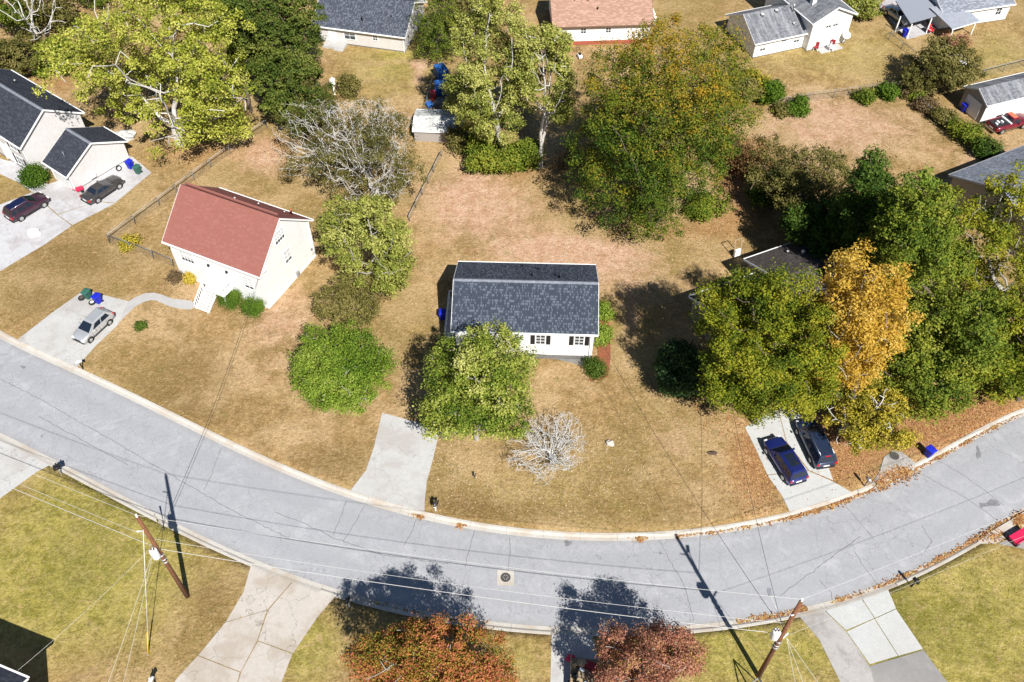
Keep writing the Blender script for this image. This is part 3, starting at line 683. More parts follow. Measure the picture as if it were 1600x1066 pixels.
# --- L shaped house top right
e, hw, hl = house('grey_roofed_wing', 'low white house wing with streaked grey roof and round vents', (34.3,110.8), 20.0, 8.2, 7.85, 2.32, 4.48, M_white, S_grey, base=.1)
window(e, 'F', -2.5, 1.35, .75, 1.0, hw, hl, False, 2, 3, .6); window(e, 'F', .6, 1.8, .7, .5, hw, hl, False, 2, 1, .3); window(e, 'F', 2.6, 1.55, .8, 1.0, hw, hl, False, 2, 3, .6)
vents(e, 8.2, 7.85, 2.32, 4.48, [(-1.6,.82,-1,.2,.35,M_vent),(.6,.86,-1,.2,.35,M_vent),(2.3,.35,-1,.12,.3,M_vent),(2.9,.75,-1,.08,1.1,M_vent)])
WING = e
e, hw, hl = house('white_gabled_house', 'tall white gabled house with streaked grey wing and a small chimney', (40.35,113.9), 22.0-90, 11.4, 6.9, 4.25, 5.9, M_white, S_grey, base=.12)
window(e, 'R', .55, 3.55, .75, 1.25, hw, hl, False, 2, 4, .7); window(e, 'R', -.55, 3.55, .75, 1.25, hw, hl, False, 2, 4, .7); door(e, 'R', .4, .15, 1.7, 1.9, hw, hl)
MB().box(2.2, 2.75, -1.9, -1.3, 4.6, 6.6).build('chimney', M_trim, e); MB().lathe([(.14,6.6),(.14,6.95),(.22,6.95),(.18,7.1)], c=(2.5,-1.6,0), k=10).build('flue', M_vent, e)
pt = MB().box(hl+.03, hl+1.3, -1.6, 1.9, 0, .06); pt.build('patio', C_mid, e)
merge(e, WING)

# --- house with carport and lean-to roof
_a, _b = g(1530,37), g(1570,31); _u = (_b-_a).normalized(); _v = Vector((-_u.y,_u.x,0)); _c = _b+_u*.35-_u*5.6+_v*3.7
e, hw, hl = house('carport_house', 'white house with long grey roof, open carport and tin lean-to', (_c.x,_c.y), math.degrees(math.atan2(_u.y,_u.x)), 11.2, 8.0, 2.5, 4.3, M_white, S_grey2, base=.1)
window(e, 'F', 3.6, 1.5, .8, 1.0, hw, hl); door(e, 'F', -1.5, .1, .9, 1.9, hw, hl)
CPH = e
e = empty('lean_to_roof', (0,0,0), 0, 'flat grey tin lean-to roof on white posts beside the carport house', 'lean-to')
A = [g(1453.4,12.2,2.75), g(1496.5,1.4,2.75), g(1531,32.3,2.2), g(1487.9,45.3,2.2)]
m = MB(); n = 8
m.loft([[A[0], A[1], A[2], A[3]], [p-Vector((0,0,.1)) for p in A]]); m.sm = set(); m.build('roof_sheet', M_tin, e)
for p in (A[2]+Vector((-.3,.25,0)), A[3]+Vector((.3,.25,0))): MB().box(p.x-.06, p.x+.06, p.y-.06, p.y+.06, 0, 2.14).build('post', M_trim, e)
MB().tube(A[3]-Vector((0,0,.16)), A[2]-Vector((0,0,.16)), .07, k=6).build('beam', M_trim, e)
merge(CPH, e)
e = empty('carport', (0,0,0), 0, 'open white carport over a parked silver car', 'carport')
A = [g(1376,8,2.5), g(1399.5,1.4,2.6), g(1462,25,2.35), g(1422.5,36,2.35)]
B = [g(1399.5,1.0,2.62), g(1470,-18,2.9), g(1500,8,2.55), g(1462,25,2.37), g(1422.5,36,2.37)]
m = MB(); m.loft([B, [p-Vector((0,0,.12)) for p in B]]); m.sm = set(); m.build('roof', S_grey2, e)
for q in (g(1416.7,61), g(1447,52), g(1399,49)): MB().box(q.x-.07, q.x+.07, q.y-.07, q.y+.07, 0, 2.2).build('post', M_trim, e)
P = [g(1372,8), g(1417,62), g(1452,52), g(1440,0), g(1400,-10)]; MB().prism([(p.x, p.y) for p in P], -.1, .03).build('floor_slab', C_white, e)
merge(CPH, e)
# --- shed with overhead door
e, hw, hl = house('garage_shed', 'tan gable shed with weathered grey roof and white overhead door', (61.0,95.05), 19.7, 10.0, 4.3, 2.76, 3.85, M_tan_sid, S_grey, ov=.2, base=.0, cat='shed')
door(e, 'L', 0, .1, 2.3, 2.1, hw, hl, M_trim)
MB().box(-hl+.0, hl, -hw-.03, -hw-.004, 0, 2.7).build('side_cladding', M_white, e)
# --- house at right behind the trees
e, hw, hl = house('pale_roofed_house', 'house with pale grey shingle roof half hidden by the yellow green trees', (56.5,75.0), 27.0, 13.0, 12.5, 3.4, 6.0, M_tan_sid, S_grey2, base=.2, trim=pmat('grey_trim', (.25,.25,.26)))
vents(e, 13.0, 12.5, 3.4, 6.0, [(-3.2,.6,-1,.1,.5,M_ventd),(-4.2,.45,-1,.07,.4,M_ventd)])
# --- dark roofed house behind the big tree
_bl, _br = g(1163,405,3.4), g(1253,374,3.4); _u = (_br-_bl).normalized(); _v = Vector((-_u.y, _u.x, 0)); _L = (_br-_bl).length; _rot = math.degrees(math.atan2(_u.y, _u.x))
_c = _bl+_u*(_L*.5)-_v*4.9
e, hw, hl = house('dark_roofed_house', 'house with dark brown roof behind the huge green tree', (_c.x,_c.y), _rot, _L, 9.8, 3.4, 5.2, M_tan_sid, S_dkbrown, base=.2)
vents(e, _L, 9.8, 3.4, 5.2, [(1.5,.5,1,.15,.4,M_vent),(.5,.3,1,.1,.3,M_vent)]); DRH = e
_b2 = g(1077,463,3.1); _c = _b2+_u*4.2-_v*3.2
e, hw, hl = house('front_wing', 'front wing', (_c.x,_c.y), _rot, 8.4, 6.4, 3.1, 4.5, M_tan_sid, S_dkbrown, base=.2)
merge(DRH, e)
# --- house whose corner and shadow reach in at the lower left
e, hw, hl = house('corner_house', 'house with pale eave whose shadow falls on the olive lawn', (-40.9,20.0), -20.0, 14.0, 9.5, 5.3, 7.6, M_white, S_black, base=.2)
# --- little shed with mottled roof
e, hw, hl = house('mottled_shed', 'small shed with mottled white roof under the pale poplars', (-8.7,89.9), -3.0, 6.0, 4.2, 1.7, 2.3, M_tan_sid, pmat('mottled_roof', (.55,.55,.53), .7, .5, 4, dirt=(.09,.09,.085)), ov=.15, base=0, cat='shed')
# --- white plastic shed beside the olive tree
e, hw, hl = house('storage_box', 'white garden storage shed behind the olive tree', (57.5,102.6), 60.0, 2.6, 2.3, 1.75, 2.05, M_trim, M_trim, ov=.05, base=0, cat='shed')
# ------------------------------------------------------------------ vegetation
def bark(name, a, b):
    k = NT(name); v = k.obj(); mp = k.n('Mapping'); mp.inputs['Scale'].default_value = (6,6,1.2); k.l(v, mp.inputs[0])
    k.l(k.mix(k.mr(k.noise(mp.outputs[0], 2, 6, .7), .35, .65), a, b), k.b.inputs['Base Color']); k.b.inputs['Roughness'].default_value = .9
    k.bump(k.noise(mp.outputs[0], 4, 5), .6, .03); return k.m
B_grey = bark('grey_bark', (.20,.18,.155), (.42,.39,.35)); B_white = bark('white_bark', (.38,.36,.33), (.62,.59,.55)); B_brown = bark('brown_bark', (.07,.05,.035), (.17,.13,.10))
B_silver = bark('silver_dead_wood', (.40,.40,.39), (.62,.62,.605)); B_tan = bark('tan_twigs', (.16,.11,.07), (.30,.22,.15))
PAL = dict(
 yg=[(.070,.105,.012),(.205,.235,.024),(.35,.355,.048),(.48,.46,.12)],
 leafy=[(.045,.085,.010),(.130,.185,.018),(.27,.295,.045),(.46,.45,.15)], yg2=[(.075,.105,.018),(.19,.215,.034),(.33,.33,.075),(.45,.43,.14)],
 green=[(.030,.058,.007),(.075,.118,.012),(.155,.195,.020),(.26,.26,.035)], bright=[(.045,.090,.008),(.105,.175,.015),(.185,.255,.028),(.27,.32,.06)],
 dark=[(.014,.036,.006),(.034,.072,.009),(.075,.125,.016),(.13,.17,.025)], darkblue=[(.012,.035,.014),(.028,.062,.022),(.065,.115,.035),(.11,.16,.05)],
 maple=[(.024,.056,.007),(.070,.115,.011),(.155,.170,.016),(.29,.185,.016),(.34,.165,.014)], big=[(.032,.062,.005),(.095,.130,.010),(.205,.215,.014),(.31,.27,.025)],
 orange=[(.34,.19,.025),(.50,.31,.04),(.60,.40,.07),(.62,.47,.14)], red=[(.055,.070,.012),(.19,.175,.022),(.34,.19,.032),(.40,.105,.055),(.45,.16,.075)],
 rust=[(.10,.05,.03),(.24,.088,.055),(.36,.15,.10),(.44,.22,.15),(.40,.26,.05)], olive=[(.055,.055,.014),(.11,.105,.024),(.18,.155,.045),(.26,.22,.08)],
 tan=[(.16,.10,.045),(.30,.17,.07),(.42,.26,.12)], yellow=[(.14,.13,.015),(.28,.25,.025),(.45,.34,.04),(.55,.40,.06)], pine=[(.022,.044,.007),(.052,.082,.013),(.11,.135,.022),(.18,.19,.04)],
 hedge=[(.030,.070,.007),(.075,.140,.012),(.15,.21,.022)], brown=[(.07,.05,.03),(.15,.10,.05),(.22,.16,.08)])
def unit(a): return a/np.maximum(np.linalg.norm(a, axis=-1, keepdims=True), 1e-6)
def snoise(P, s, ph):
    return (np.sin(P[:,0]*s+ph)*np.sin(P[:,1]*s*1.13+ph*1.7)+np.sin(P[:,2]*s*.9+ph*2.3+P[:,0]*s*.6)+np.sin(P[:,1]*s*1.9+P[:,2]*s*1.3+ph*.7)*.6)/2.2
def leaves(name, C, n_each, spread, size, center, pal, parent, rg, aspect=.62, hgrad=(0,0,0), tvar=(.5,.22,.18), trans=.22, flat=.5, zmin=.05, clump=0):
    """C cluster centres (M,3); one crown mesh of small folded leaf faces, gathered in clumps that catch light on top"""
    M = len(C); P = np.repeat(C, n_each, 0); N = len(P); ci = np.repeat(np.arange(M), n_each)
    off = rg.normal(size=(N,3))
    if clump:
        off = unit(off)*(rg.random(N)**.45)[:,None]; sc = rg.uniform(.5,1.45,M)[ci][:,None]*clump
        off[:,2] = off[:,2]*.62; loc = off.copy(); off = off*sc+rg.normal(size=(N,3))*spread*.35; P = P+off
    else:
        off = off*spread; off[:,2] *= .75; loc = off/max(spread,1e-6)*.5; P = P+off
    P[:,2] = np.maximum(P[:,2], zmin)
    out = unit(P-center); nrm_ = unit(rg.normal(size=(N,3))*.6+loc*.8+out*.35+np.array([0,0,flat]))
    t = unit(np.cross(nrm_, rg.normal(size=(N,3)))); b = np.cross(nrm_, t)
    s = size*rg.uniform(.6,1.3,N)[:,None]
    a = P-t*s*.5; c_ = P+t*s*.5-nrm_*s*.12; l = P-b*s*aspect*.5; r = P+b*s*aspect*.5
    v = np.stack([a, l, c_, r], 1).reshape(-1,3); f = np.arange(4*N).reshape(N,4)
    tint = tvar[0]+tvar[1]*snoise(P, .9, rg.uniform(0,9))+rg.normal(size=N)*tvar[2]+rg.normal(size=M)[ci]*.09
    if hgrad[0]: tint += hgrad[0]*np.clip((P[:,2]-hgrad[1])/(hgrad[2]-hgrad[1]), 0, 1)
    o = fast_mesh(name, v, f, leafmat('leaf_'+pal, PAL[pal], trans), parent, fattr=dict(tint=np.clip(tint, 0, 1)))
    return o
def branches(name, A, B, ra, rb, m, parent, k=4):
    d = unit(B-A); ref = np.where(np.abs(d[:,2:3]) > .9, np.array([[1.,0,0]]), np.array([[0,0,1.]])); u = unit(np.cross(d, ref)); w = np.cross(d, u)
    an = np.arange(k)*2*np.pi/k; cs, sn = np.cos(an), np.sin(an)
    ring = lambda P, r: P[:,None,:]+r[:,None,None]*(u[:,None,:]*cs[None,:,None]+w[:,None,:]*sn[None,:,None])
    v = np.concatenate([ring(A, ra), ring(B, rb)], 1); n = len(A); base = (np.arange(n)*2*k)[:,None,None]
    i = np.arange(k); j = (i+1) % k; q = np.stack([i, j, k+j, k+i], -1)[None]+base
    return fast_mesh(name, v.reshape(-1,3), q.reshape(-1,4), m, parent, smooth=True)
def colonize(att, start, step, infl, kill, rg, iters=70, trop=.1):
    nodes = [np.array(p, float) for p in start]; par = list(range(-1, len(start)-1))
    NP = np.array(nodes); D = np.linalg.norm(att[:,None]-NP[None], axis=2); near = D.argmin(1); dist = D.min(1); alive = np.ones(len(att), bool)
    for it in range(iters):
        ok = alive & (dist < (infl if it else 1e9))
        if not ok.any(): break
        idx = np.where(ok)[0]; un, inv = np.unique(near[idx], return_inverse=True)
        vec = np.zeros((len(un),3)); np.add.at(vec, inv, unit(att[idx]-NP[near[idx]]))
        dr = unit(unit(vec)+rg.normal(size=vec.shape)*.16+np.array([0,0,trop])); new = NP[un]+dr*step
        n0 = len(NP); NP = np.concatenate([NP, new]); par += list(un)
        D = np.linalg.norm(att[:,None]-new[None], axis=2); mi = D.argmin(1); md = D.min(1); b = md < dist
        near = np.where(b, n0+mi, near); stuck = ok & ~b; dist = np.where(b, md, dist); alive &= dist > kill; alive &= ~(stuck & (rg.random(len(att)) < .35))
    return NP, np.array(par)
def pipe(par, tip, trunk_r, p=2.2):
    n = len(par); r = np.zeros(n); acc = np.zeros(n)
    for i in range(n-1, -1, -1):
        r[i] = max(tip, acc[i]**(1/p)) if acc[i] else tip
        if par[i] >= 0: acc[par[i]] += r[i]**p
    k = trunk_r/r[0]
    return np.maximum(tip, r*(k if k < 1.0 else 1+(k-1)*(r/r[0])))
def crown_fit(base, bbox):
    b = g(*base); x0, y0, x1, y1 = bbox; d = ray((x0+x1)/2, (y0+y1)/2); d = d/np.linalg.norm(d)
    dh = d[:2]; t = ((np.array([b.x, b.y])-_o[:2])@dh)/(dh@dh); C = _o+d*t
    dep = (C-_o)@_fw; s = FOC/dep; rx = (x1-x0)/2/s; hh = (y1-y0)/2/s; ph = math.asin(-d[2])
    ry = min(rx, .92*hh/math.sin(ph)); rz = math.sqrt(max(hh*hh-(ry*math.sin(ph))**2, .01))/math.cos(ph); rz = min(max(rz, .55*rx), 1.9*rx)
    if C[2]-rz < .3: rz = max(.5*rx, C[2]-.3)
    return np.array([b.x, b.y, 0]), C, rx, ry, rz
def lobes(C, rx, ry, rz, n, rg, k=16, rs=.36, under=.9):
    """points filling an uneven crown of many overlapping lobes, stretched to the crown's measured size"""
    d = unit(rg.normal(size=(k,3))); d[:,2] = d[:,2]*.95+.05; cs = d*rg.uniform(.42,.80,k)[:,None]; rr = rg.uniform(.7,1.2,k)*rs
    cs = np.concatenate([cs, [[0,0,.1]]]); rr = np.append(rr, .5); w = rr**2.3; w /= w.sum()
    ix = rg.choice(k+1, n, p=w); q = cs[ix]+unit(rg.normal(size=(n,3)))*((rg.random(n)**(1/2.6))*rr[ix])[:,None]
    lo, hi = np.percentile(q, 1.5, 0), np.percentile(q, 98.5, 0); q = (q-(lo+hi)/2)/((hi-lo)/2)
    rn = (np.abs(q)**2.5).sum(1)**.4; dr = unit(q); ph = rg.uniform(0,9); lim = np.minimum(1.12, .95+.24*snoise(dr, 3.2, ph)+.13*snoise(dr, 7.5, ph+2)); q = q*np.where(rn > lim, lim*rg.uniform(.86,1.0,n)/np.maximum(rn,1e-6), 1)[:,None]
    q[:,2] = np.where(q[:,2] < -under, -under+rg.random(n)*.25, q[:,2])
    return C+q*np.array([rx, ry, rz])
def thin(P, dmin, rg, nmax=9999):
    keep = []
    for p in P:
        if len(keep) >= nmax: break
        if not keep or np.min(np.sum((np.array(keep)-p)**2, 1)) > dmin*dmin: keep.append(p)
    return np.array(keep)
def tree(name, label, base, bbox, pal, nl, ls, seed, barkm=None, natt=650, trunk=None, group=None, spread=.42, k=16, rs=.36, stems=1, tip=.02, fork=.28, step=None, hg=0, tv=(.5,.22,.18), trans=.16, sides=5, cat='tree', leafthin=1.0, under=.9, kill=1.6, trop=.1, cl=None, carve=-.30, wl=2.6, open_=0):
    rg = np.random.default_rng(seed); b, C, rx, ry, rz = crown_fit(base, bbox)
    e = empty(name, tuple(b), 0, label, cat, group); off = -b
    rc = cl or .055*(rx+rz)*.5+.36; q_ = .6*rc if nl else 0; att = lobes(C, max(.3, rx-q_), max(.3, ry-q_), max(.3, rz-q_*.6), natt, rg, k, rs, under); step = step or max(.3, .075*(rx+rz)); top = C[2]-rz*.6
    zf = max(.25, min(C[2]*fork*2, max(top, .3)))
    A_, B_, RA, RB = [], [], [], []; tips = []
    tr = trunk or .021*(rx+rz)+.05
    parts = [att] if stems == 1 else [att[i::stems] for i in range(stems)]
    for si, at in enumerate(parts):
        sb = b+(np.array([rg.normal()*.25, rg.normal()*.25, 0]) if stems > 1 else 0)
        hx = (at.mean(0)-sb)*np.array([.35,.35,0]) if stems > 1 else (C-b)*np.array([.25,.25,0])
        n = max(2, int(zf/.6)+1); st = [sb+hx*(i/n)**2+np.array([rg.normal()*.04*min(i,1), rg.normal()*.04*min(i,1), zf*i/n]) for i in range(n+1)]
        NP, par = colonize(at, st, step, step*9, step*kill, rg, trop=trop); r = pipe(par, tip, tr/(stems**.5))
        i = np.where(par >= 0)[0]; A_.append(NP[par[i]]); B_.append(NP[i]); RB.append(r[i]); RA.append(np.minimum(r[par[i]], r[i]*1.35)); 
        ch = np.bincount(par[i], minlength=len(NP)); tips.append(NP[(r < max(tip*2.6, .06)) & (np.arange(len(NP)) > n)])
    A, B, ra, rb = (np.concatenate(x) for x in (A_, B_, RA, RB))
    branches('trunk', A+off, B+off, ra, rb, barkm or B_brown, e, sides)
    if nl:
        T = thin(lobes(C, max(.3, rx-q_), max(.3, ry-q_), max(.3, rz-q_*.6), 2600, np.random.default_rng(seed), k, rs, under), rc*1.2, rg)
        T = T[(snoise(T, 6.283/(wl*1.6), rg.uniform(0,9))+rg.normal(size=len(T))*.12) > carve]
        if open_:
            hz = np.clip(T[:,2]/(C[2]+rz), 0, 1); ax = b[0]+(C[0]-b[0])*hz; T = T[~((np.abs(T[:,0]-ax) < open_*(.7+1.2*hz)) & (T[:,1] < b[1]+(C[1]-b[1])*hz+.8) & (hz < .85) & (rg.random(len(T)) < .86))]
        if leafthin < 1: T = T[rg.random(len(T)) < leafthin]
        ne = max(1, int(round(nl/len(T)))); leaves('crown', T+off, ne, spread, ls, C+off-np.array([0,0,rz*.3]), pal, e, rg, hgrad=(hg, C[2]+.1*rz, C[2]+rz*.95), tvar=tv, trans=trans, clump=rc)
    return e
def pine(name, label, base, bbox, pal, nl, ls, seed, group=None, slim=1.0, droop=.15, aspect=.28, cone=1.0, low=.12):
    rg = np.random.default_rng(seed); b, C, rx, ry, rz = crown_fit(base, bbox); h = C[2]+rz; e = empty(name, tuple(b), 0, label, 'tree', group)
    A, B, ra, rb, T = [], [], [], [], []
    n = 9; prev = np.zeros(3); lean = (C-b)*np.array([.9,.9,0])
    P = [np.array([0,0,h*i/n])+lean*(i/n)*np.array([1,1,0]) for i in range(n+1)]
    for i in range(n): A.append(P[i]); B.append(P[i+1]); ra.append(.02*h*(1-i/n)+.03); rb.append(.02*h*(1-(i+1)/n)+.03)
    nz = int(h/.42)
    for i in range(nz):
        z = h*(low+(.98-low)*i/nz); f = (z/h-low)/(1-low); ln = rx*slim*(cone*(1-f)+(1-cone)*math.sin(math.pi*min(1, f*.8+.18)))+.25
        c0 = lean*(z/h); c0[2] = z
        for j in range(6):
            a = rg.uniform(0, 2*math.pi); l = ln*rg.uniform(.6,1.1); d = np.array([math.cos(a), math.sin(a)*(ry/rx), rg.uniform(-.1,.25)-droop]); m_ = c0+d*l*.55+np.array([0,0,.05*l]); t_ = c0+d*l
            A += [c0, m_]; B += [m_, t_]; ra += [.05, .03]; rb += [.03, .015]
            for q in np.linspace(.3, 1.05, max(2, int(l/.45))): T.append(c0+d*l*q+rg.normal(size=3)*.16)
    branches('trunk', np.array(A), np.array(B), np.array(ra), np.array(rb), B_brown, e, 5)
    T = np.array(T); leaves('crown', T, max(1, int(nl/len(T))), .24, ls, lean*.5+np.array([0,0,h*.4]), pal, e, rg, aspect=aspect, trans=.12, flat=.35)
    return e
def shrub(name, label, base, w, h, pal, nl, ls, seed, d=None, cat='shrub', group=None, k=7, stem=B_brown, tv=(.5,.22,.18), twigs=9, clip=False, rot=0):
    rg = np.random.default_rng(seed); b = g(*base); e = empty(name, (b.x, b.y, 0), R(rot), label, cat, group); d = d or w
    C = np.array([0,0,h*.5]); n = max(60, nl//18)
    if clip:
        q = unit(rg.normal(size=(n,3))); q = np.sign(q)*np.abs(q)**.55; q = q/np.maximum(np.abs(q).max(1, keepdims=True), .75); q *= (rg.random(n)**.2)[:,None]; T = C+q*np.array([w/2, d/2, h/2])*.92
    else: T = lobes(C, w/2, d/2, h*.5, n, rg, k, .5, .97)
    A, B = [], []
    for t in T[rg.choice(len(T), min(twigs*3, len(T)), replace=False)]:
        s = np.array([rg.normal()*.06*w, rg.normal()*.06*w, 0]); m_ = s*.4+t*.55+np.array([0,0,.05]); A += [s, m_]; B += [m_, t]
    nn = len(A); r = np.tile([.035,.02], nn//2)*min(1, .4+h*.2); branches('stems', np.array(A), np.array(B), r, r*.6, stem, e, 4)
    leaves('foliage', T, 18, min(.28, .13*w+.03), ls, C*.3, pal, e, rg, tvar=tv)
    return e
# ---- trees of the front yards
tree('leafy_tree', 'yellow green broadleaf tree in front of the navy roofed house', (745,686), (643,500,844,706), 'leafy', 46800, 0.20, 11, B_grey, 800, k=20, rs=.34, hg=.05, tv=(.45,.32,.2))
tree('rounded_tree', 'bright green rounded tree beside the pale driveway', (551,636), (444,503,613,646), 'bright', 39000, 0.18, 112, B_grey, 700, k=26, rs=.36, tv=(.5,.3,.2), under=.85, carve=-.6)
tree('pale_tree', 'pale yellow green tree with exposed limbs beside the red roofed house', (588,452), (496,300,654,470), 'yg2', 26000, 0.23, 13, B_grey, 600, k=16, rs=.36, carve=-.1, open_=.8)
tree('small_olive_tree', 'small dull olive tree below the pale yellow green tree', (556,497), (482,428,604,512), 'olive', 10400, 0.20, 14, B_tan, 500, k=14, rs=.38, spread=.38, tip=.016)
tree('dead_tree', 'leafless silver white dead tree on the front lawn', (864,722), (792,630,918,766), 'olive', 0, 0.17, 15, B_silver, 1900, k=22, rs=.34, tip=.014, stems=6, fork=.1, step=.2, trunk=.16, sides=4, cat='tree')
tree('bare_tree', 'silvery bare tree with sparse brown leaves behind the red roofed house', (588,305), (400,138,668,330), 'olive', 22100, 0.20, 16, B_white, 3600, k=20, rs=.34, tip=.015, step=.33, trunk=.42, fork=.1, spread=.5, leafthin=.75, stems=3, sides=4, cl=.7, carve=.1, tv=(.3,.25,.2))
tree('big_tree', 'huge green tree overhanging the dark roofed house and blue cars', (1178,660), (1086,393,1324,668), 'big', 96000, 0.194, 17, B_brown, 1300, k=26, rs=.32, tv=(.5,.22,.2), spread=.5)
tree('orange_tree', 'bright orange autumn tree beside the huge green tree', (1316,674), (1250,386,1408,640), 'orange', 33800, 0.22, 18, B_grey, 700, k=20, rs=.34, trans=.35, tv=(.5,.2,.2))
tree('yellowing_tree', 'yellowing tree with bare grey twigs beside the blue minivan', (1342,700), (1268,585,1425,705), 'yellow', 16900, 0.20, 19, B_silver, 700, k=16, rs=.36, tip=.024, tv=(.38,.3,.2), under=.7)
shrub('holly_bush', 'dark glossy evergreen bush at the foot of the huge green tree', (1058,605), 4.6, 5.4, 'darkblue', 15000, .24, 20, k=9)
# ---- right hand grove
G1 = 'trees crowding the yard past the orange tree'
tree('grove_tree', 'dark green tree between the orange tree and the pale roofed house', (1370,470), (1305,245,1420,430), 'dark', 31200, 0.24, 21, group=G1, k=18, rs=.36, spread=.5)
tree('grove_tree', 'tall feathery green tree right behind the orange tree', (1450,560), (1350,262,1490,520), 'green', 44200, 0.23, 22, group=G1, k=20, rs=.34, spread=.48, tv=(.6,.27,.2), carve=-.5)
tree('grove_tree', 'yellow green tree hiding the pale grey roof', (1560,500), (1455,255,1640,500), 'big', 24000, 0.238, 23, B_grey, group=G1, carve=.05, k=20, rs=.34, tv=(.62,.25,.18))
tree('grove_tree', 'wide green tree overhanging the street kerb', (1470,635), (1355,430,1560,645), 'green', 52000, 0.23, 24, group=G1, k=20, rs=.34, spread=.48, tv=(.6,.27,.2), carve=-.5)
tree('grove_tree', 'light green tree leaning over the kerb past the storm drain', (1590,625), (1490,440,1690,640), 'big', 40800, 0.238, 25, group=G1, k=20, rs=.34, spread=.48)
tree('grove_tree', 'middling green tree filling the gap beside the orange tree', (1440,505), (1380,325,1525,520), 'green', 26000, .22, 222, group=G1, k=20, rs=.36, tv=(.6,.25,.2))
tree('thicket_tree', 'brown green twiggy tree shading the back of the dark roofed house', (1245,345), (1165,212,1345,345), 'olive', 19500, 0.22, 26, B_tan, 700, k=18, rs=.36, tv=(.35,.28,.2), tip=.022)
tree('thicket_tree', 'very dark green tree filling the shade behind the dark roofed house', (1300,430), (1215,300,1340,425), 'dark', 26000, 0.24, 27, k=16, rs=.36, spread=.5)
pine('evergreen_tree', 'vivid green evergreen beside the mown field', (1345,395), (1312,250,1378,370), 'bright', 12000, .30, 28, cone=.4, aspect=.45)
pine('evergreen_tree', 'second vivid green evergreen touching the pale grey roof', (1425,390), (1380,258,1462,380), 'bright', 12000, .30, 29, cone=.4, aspect=.45)
# ---- back gardens
tree('maple_tree', 'massive dark green maple with rusty orange top behind the navy roof', (1012,345), (895,40,1170,356), 'maple', 100800, 0.211, 130, B_brown, 1300, k=34, rs=.34, spread=.55, hg=.40, tv=(.25,.15,.15), carve=-.8)
tree('poplar_tree', 'tall pale poplar with white trunk above the mottled shed', (788,258), (702,-25,838,250), 'yg2', 33800, 0.23, 31, B_white, 900, k=20, rs=.34, tip=.026, fork=.1, tv=(.55,.28,.2), trop=.35, carve=-.05, wl=2.2, open_=.7)
tree('poplar_tree', 'pale poplar with split white trunk beside the dark maple', (846,262), (800,-25,905,250), 'yg2', 24700, 0.23, 32, B_white, 800, k=20, rs=.34, tip=.026, fork=.1, stems=2, tv=(.55,.28,.2), trop=.35, carve=-.05, wl=2.2, open_=.7)
tree('spreading_tree', 'great yellow green tree with bare grey limbs beside the grey house', (282,226), (86,-30,414,240), 'yg', 57200, 0.27, 33, B_white, 1300, k=26, rs=.32, tip=.028, fork=.16, leafthin=.9, spread=.46, tv=(.58,.25,.2), trunk=.62, kill=1.8, carve=-.12, wl=3.2, open_=2.5)
for i, (b, bb, lab) in enumerate((((462,205),(398,70,518,205),'dense dark pine standing beside the grassy back yard'), ((392,175),(348,-30,440,140),'tall pine between the spreading tree and the slate roof'), ((470,110),(415,-45,505,95),'pine shading the slate roofed house'), ((505,185),(470,130,520,200),'low pine at the edge of the grassy back yard'))):
    tree('pine_tree', lab, b, bb, 'pine', (24000,18000,14000,6000)[i], .30, 40+i, group='pines beside the grassy back yard', natt=500, k=18, rs=.36, cl=.62, carve=-.2, wl=2.2, trop=.3, trans=.12)
pine('cedar_tree', 'feathery bright cedar beside the slate roofed house', (688,95), (640,-40,735,80), 'green', 13000, .32, 45, cone=.5, aspect=.3)
tree('sapling', 'brownish tree behind the feathery cedar', (735,75), (690,-45,790,60), 'olive', 11700, 0.26, 46, k=14, rs=.38, tv=(.4,.25,.2))
tree('thin_tree', 'yellow green slim tree growing through the clutter by the shed', (722,185), (688,90,775,200), 'yg2', 9100, 0.23, 47, B_white, 500, k=14, rs=.38, leafthin=.7)
tree('olive_tree', 'olive green tree casting shade by the white storage shed', (1462,142), (1412,58,1528,152), 'olive', 19500, 0.26, 48, k=18, rs=.36, tv=(.45,.25,.2))
tree('dogwood_tree', 'small pale tree beside the tall gabled house', (1345,28), (1318,-25,1382,30), 'yg2', 6500, 0.26, 49, B_white, 400, k=7)
tree('bare_tree', 'pale leafless tree standing in the woods behind the grey house', (72,95), (-15,-60,110,70), 'olive', 780, 0.21, 50, B_white, 700, k=16, rs=.36, tip=.03, trop=.3)
W1 = 'scrub trees behind the grey house'
for i, (b, bb, p, n, lab) in enumerate((((20,60),(-40,-40,60,50),'green',9000,'brown green scrub tree at the edge of the woods'), ((70,60),(30,-30,120,60),'olive',7000,'thin dull scrub tree in the woods'), ((30,118),(-30,55,70,118),'olive',9000,'low olive thicket along the roof of the grey house'), ((85,118),(50,50,125,122),'green',7000,'green leafy thicket below the pale leafless tree'), ((-60,60),(-130,-20,-10,70),'olive',7000,'scrub tree past the corner of the woods'), ((140,10),(90,-60,190,10),'green',6000,'dark green tree behind the great spreading tree'), ((300,10),(230,-80,350,20),'green',8000,'green tree behind the great spreading tree limbs'), ((355,60),(310,-40,400,60),'dark',8000,'dark evergreen mass behind the spreading tree'))):
    tree('scrub_tree', lab, b, bb, p, n, .3, 60+i, B_tan, 350, k=14, rs=.38, group=W1, tip=.022, tv=(.45,.25,.2))
# ---- trees along the near verge
tree('red_maple', 'round maple turning red and yellow on the verge opposite the pale driveway', (686,1105), (545,962,818,1130), 'red', 67200, 0.150, 80, B_grey, 900, k=20, rs=.34, spread=.4, tv=(.52,.24,.3))
tree('rust_tree', 'rusty red thinning tree over the shaded driveway', (1016,1100), (915,966,1110,1125), 'rust', 36000, 0.150, 81, B_grey, 1000, k=20, rs=.34, spread=.4, tip=.018, tv=(.5,.25,.25), carve=.0, wl=1.8)
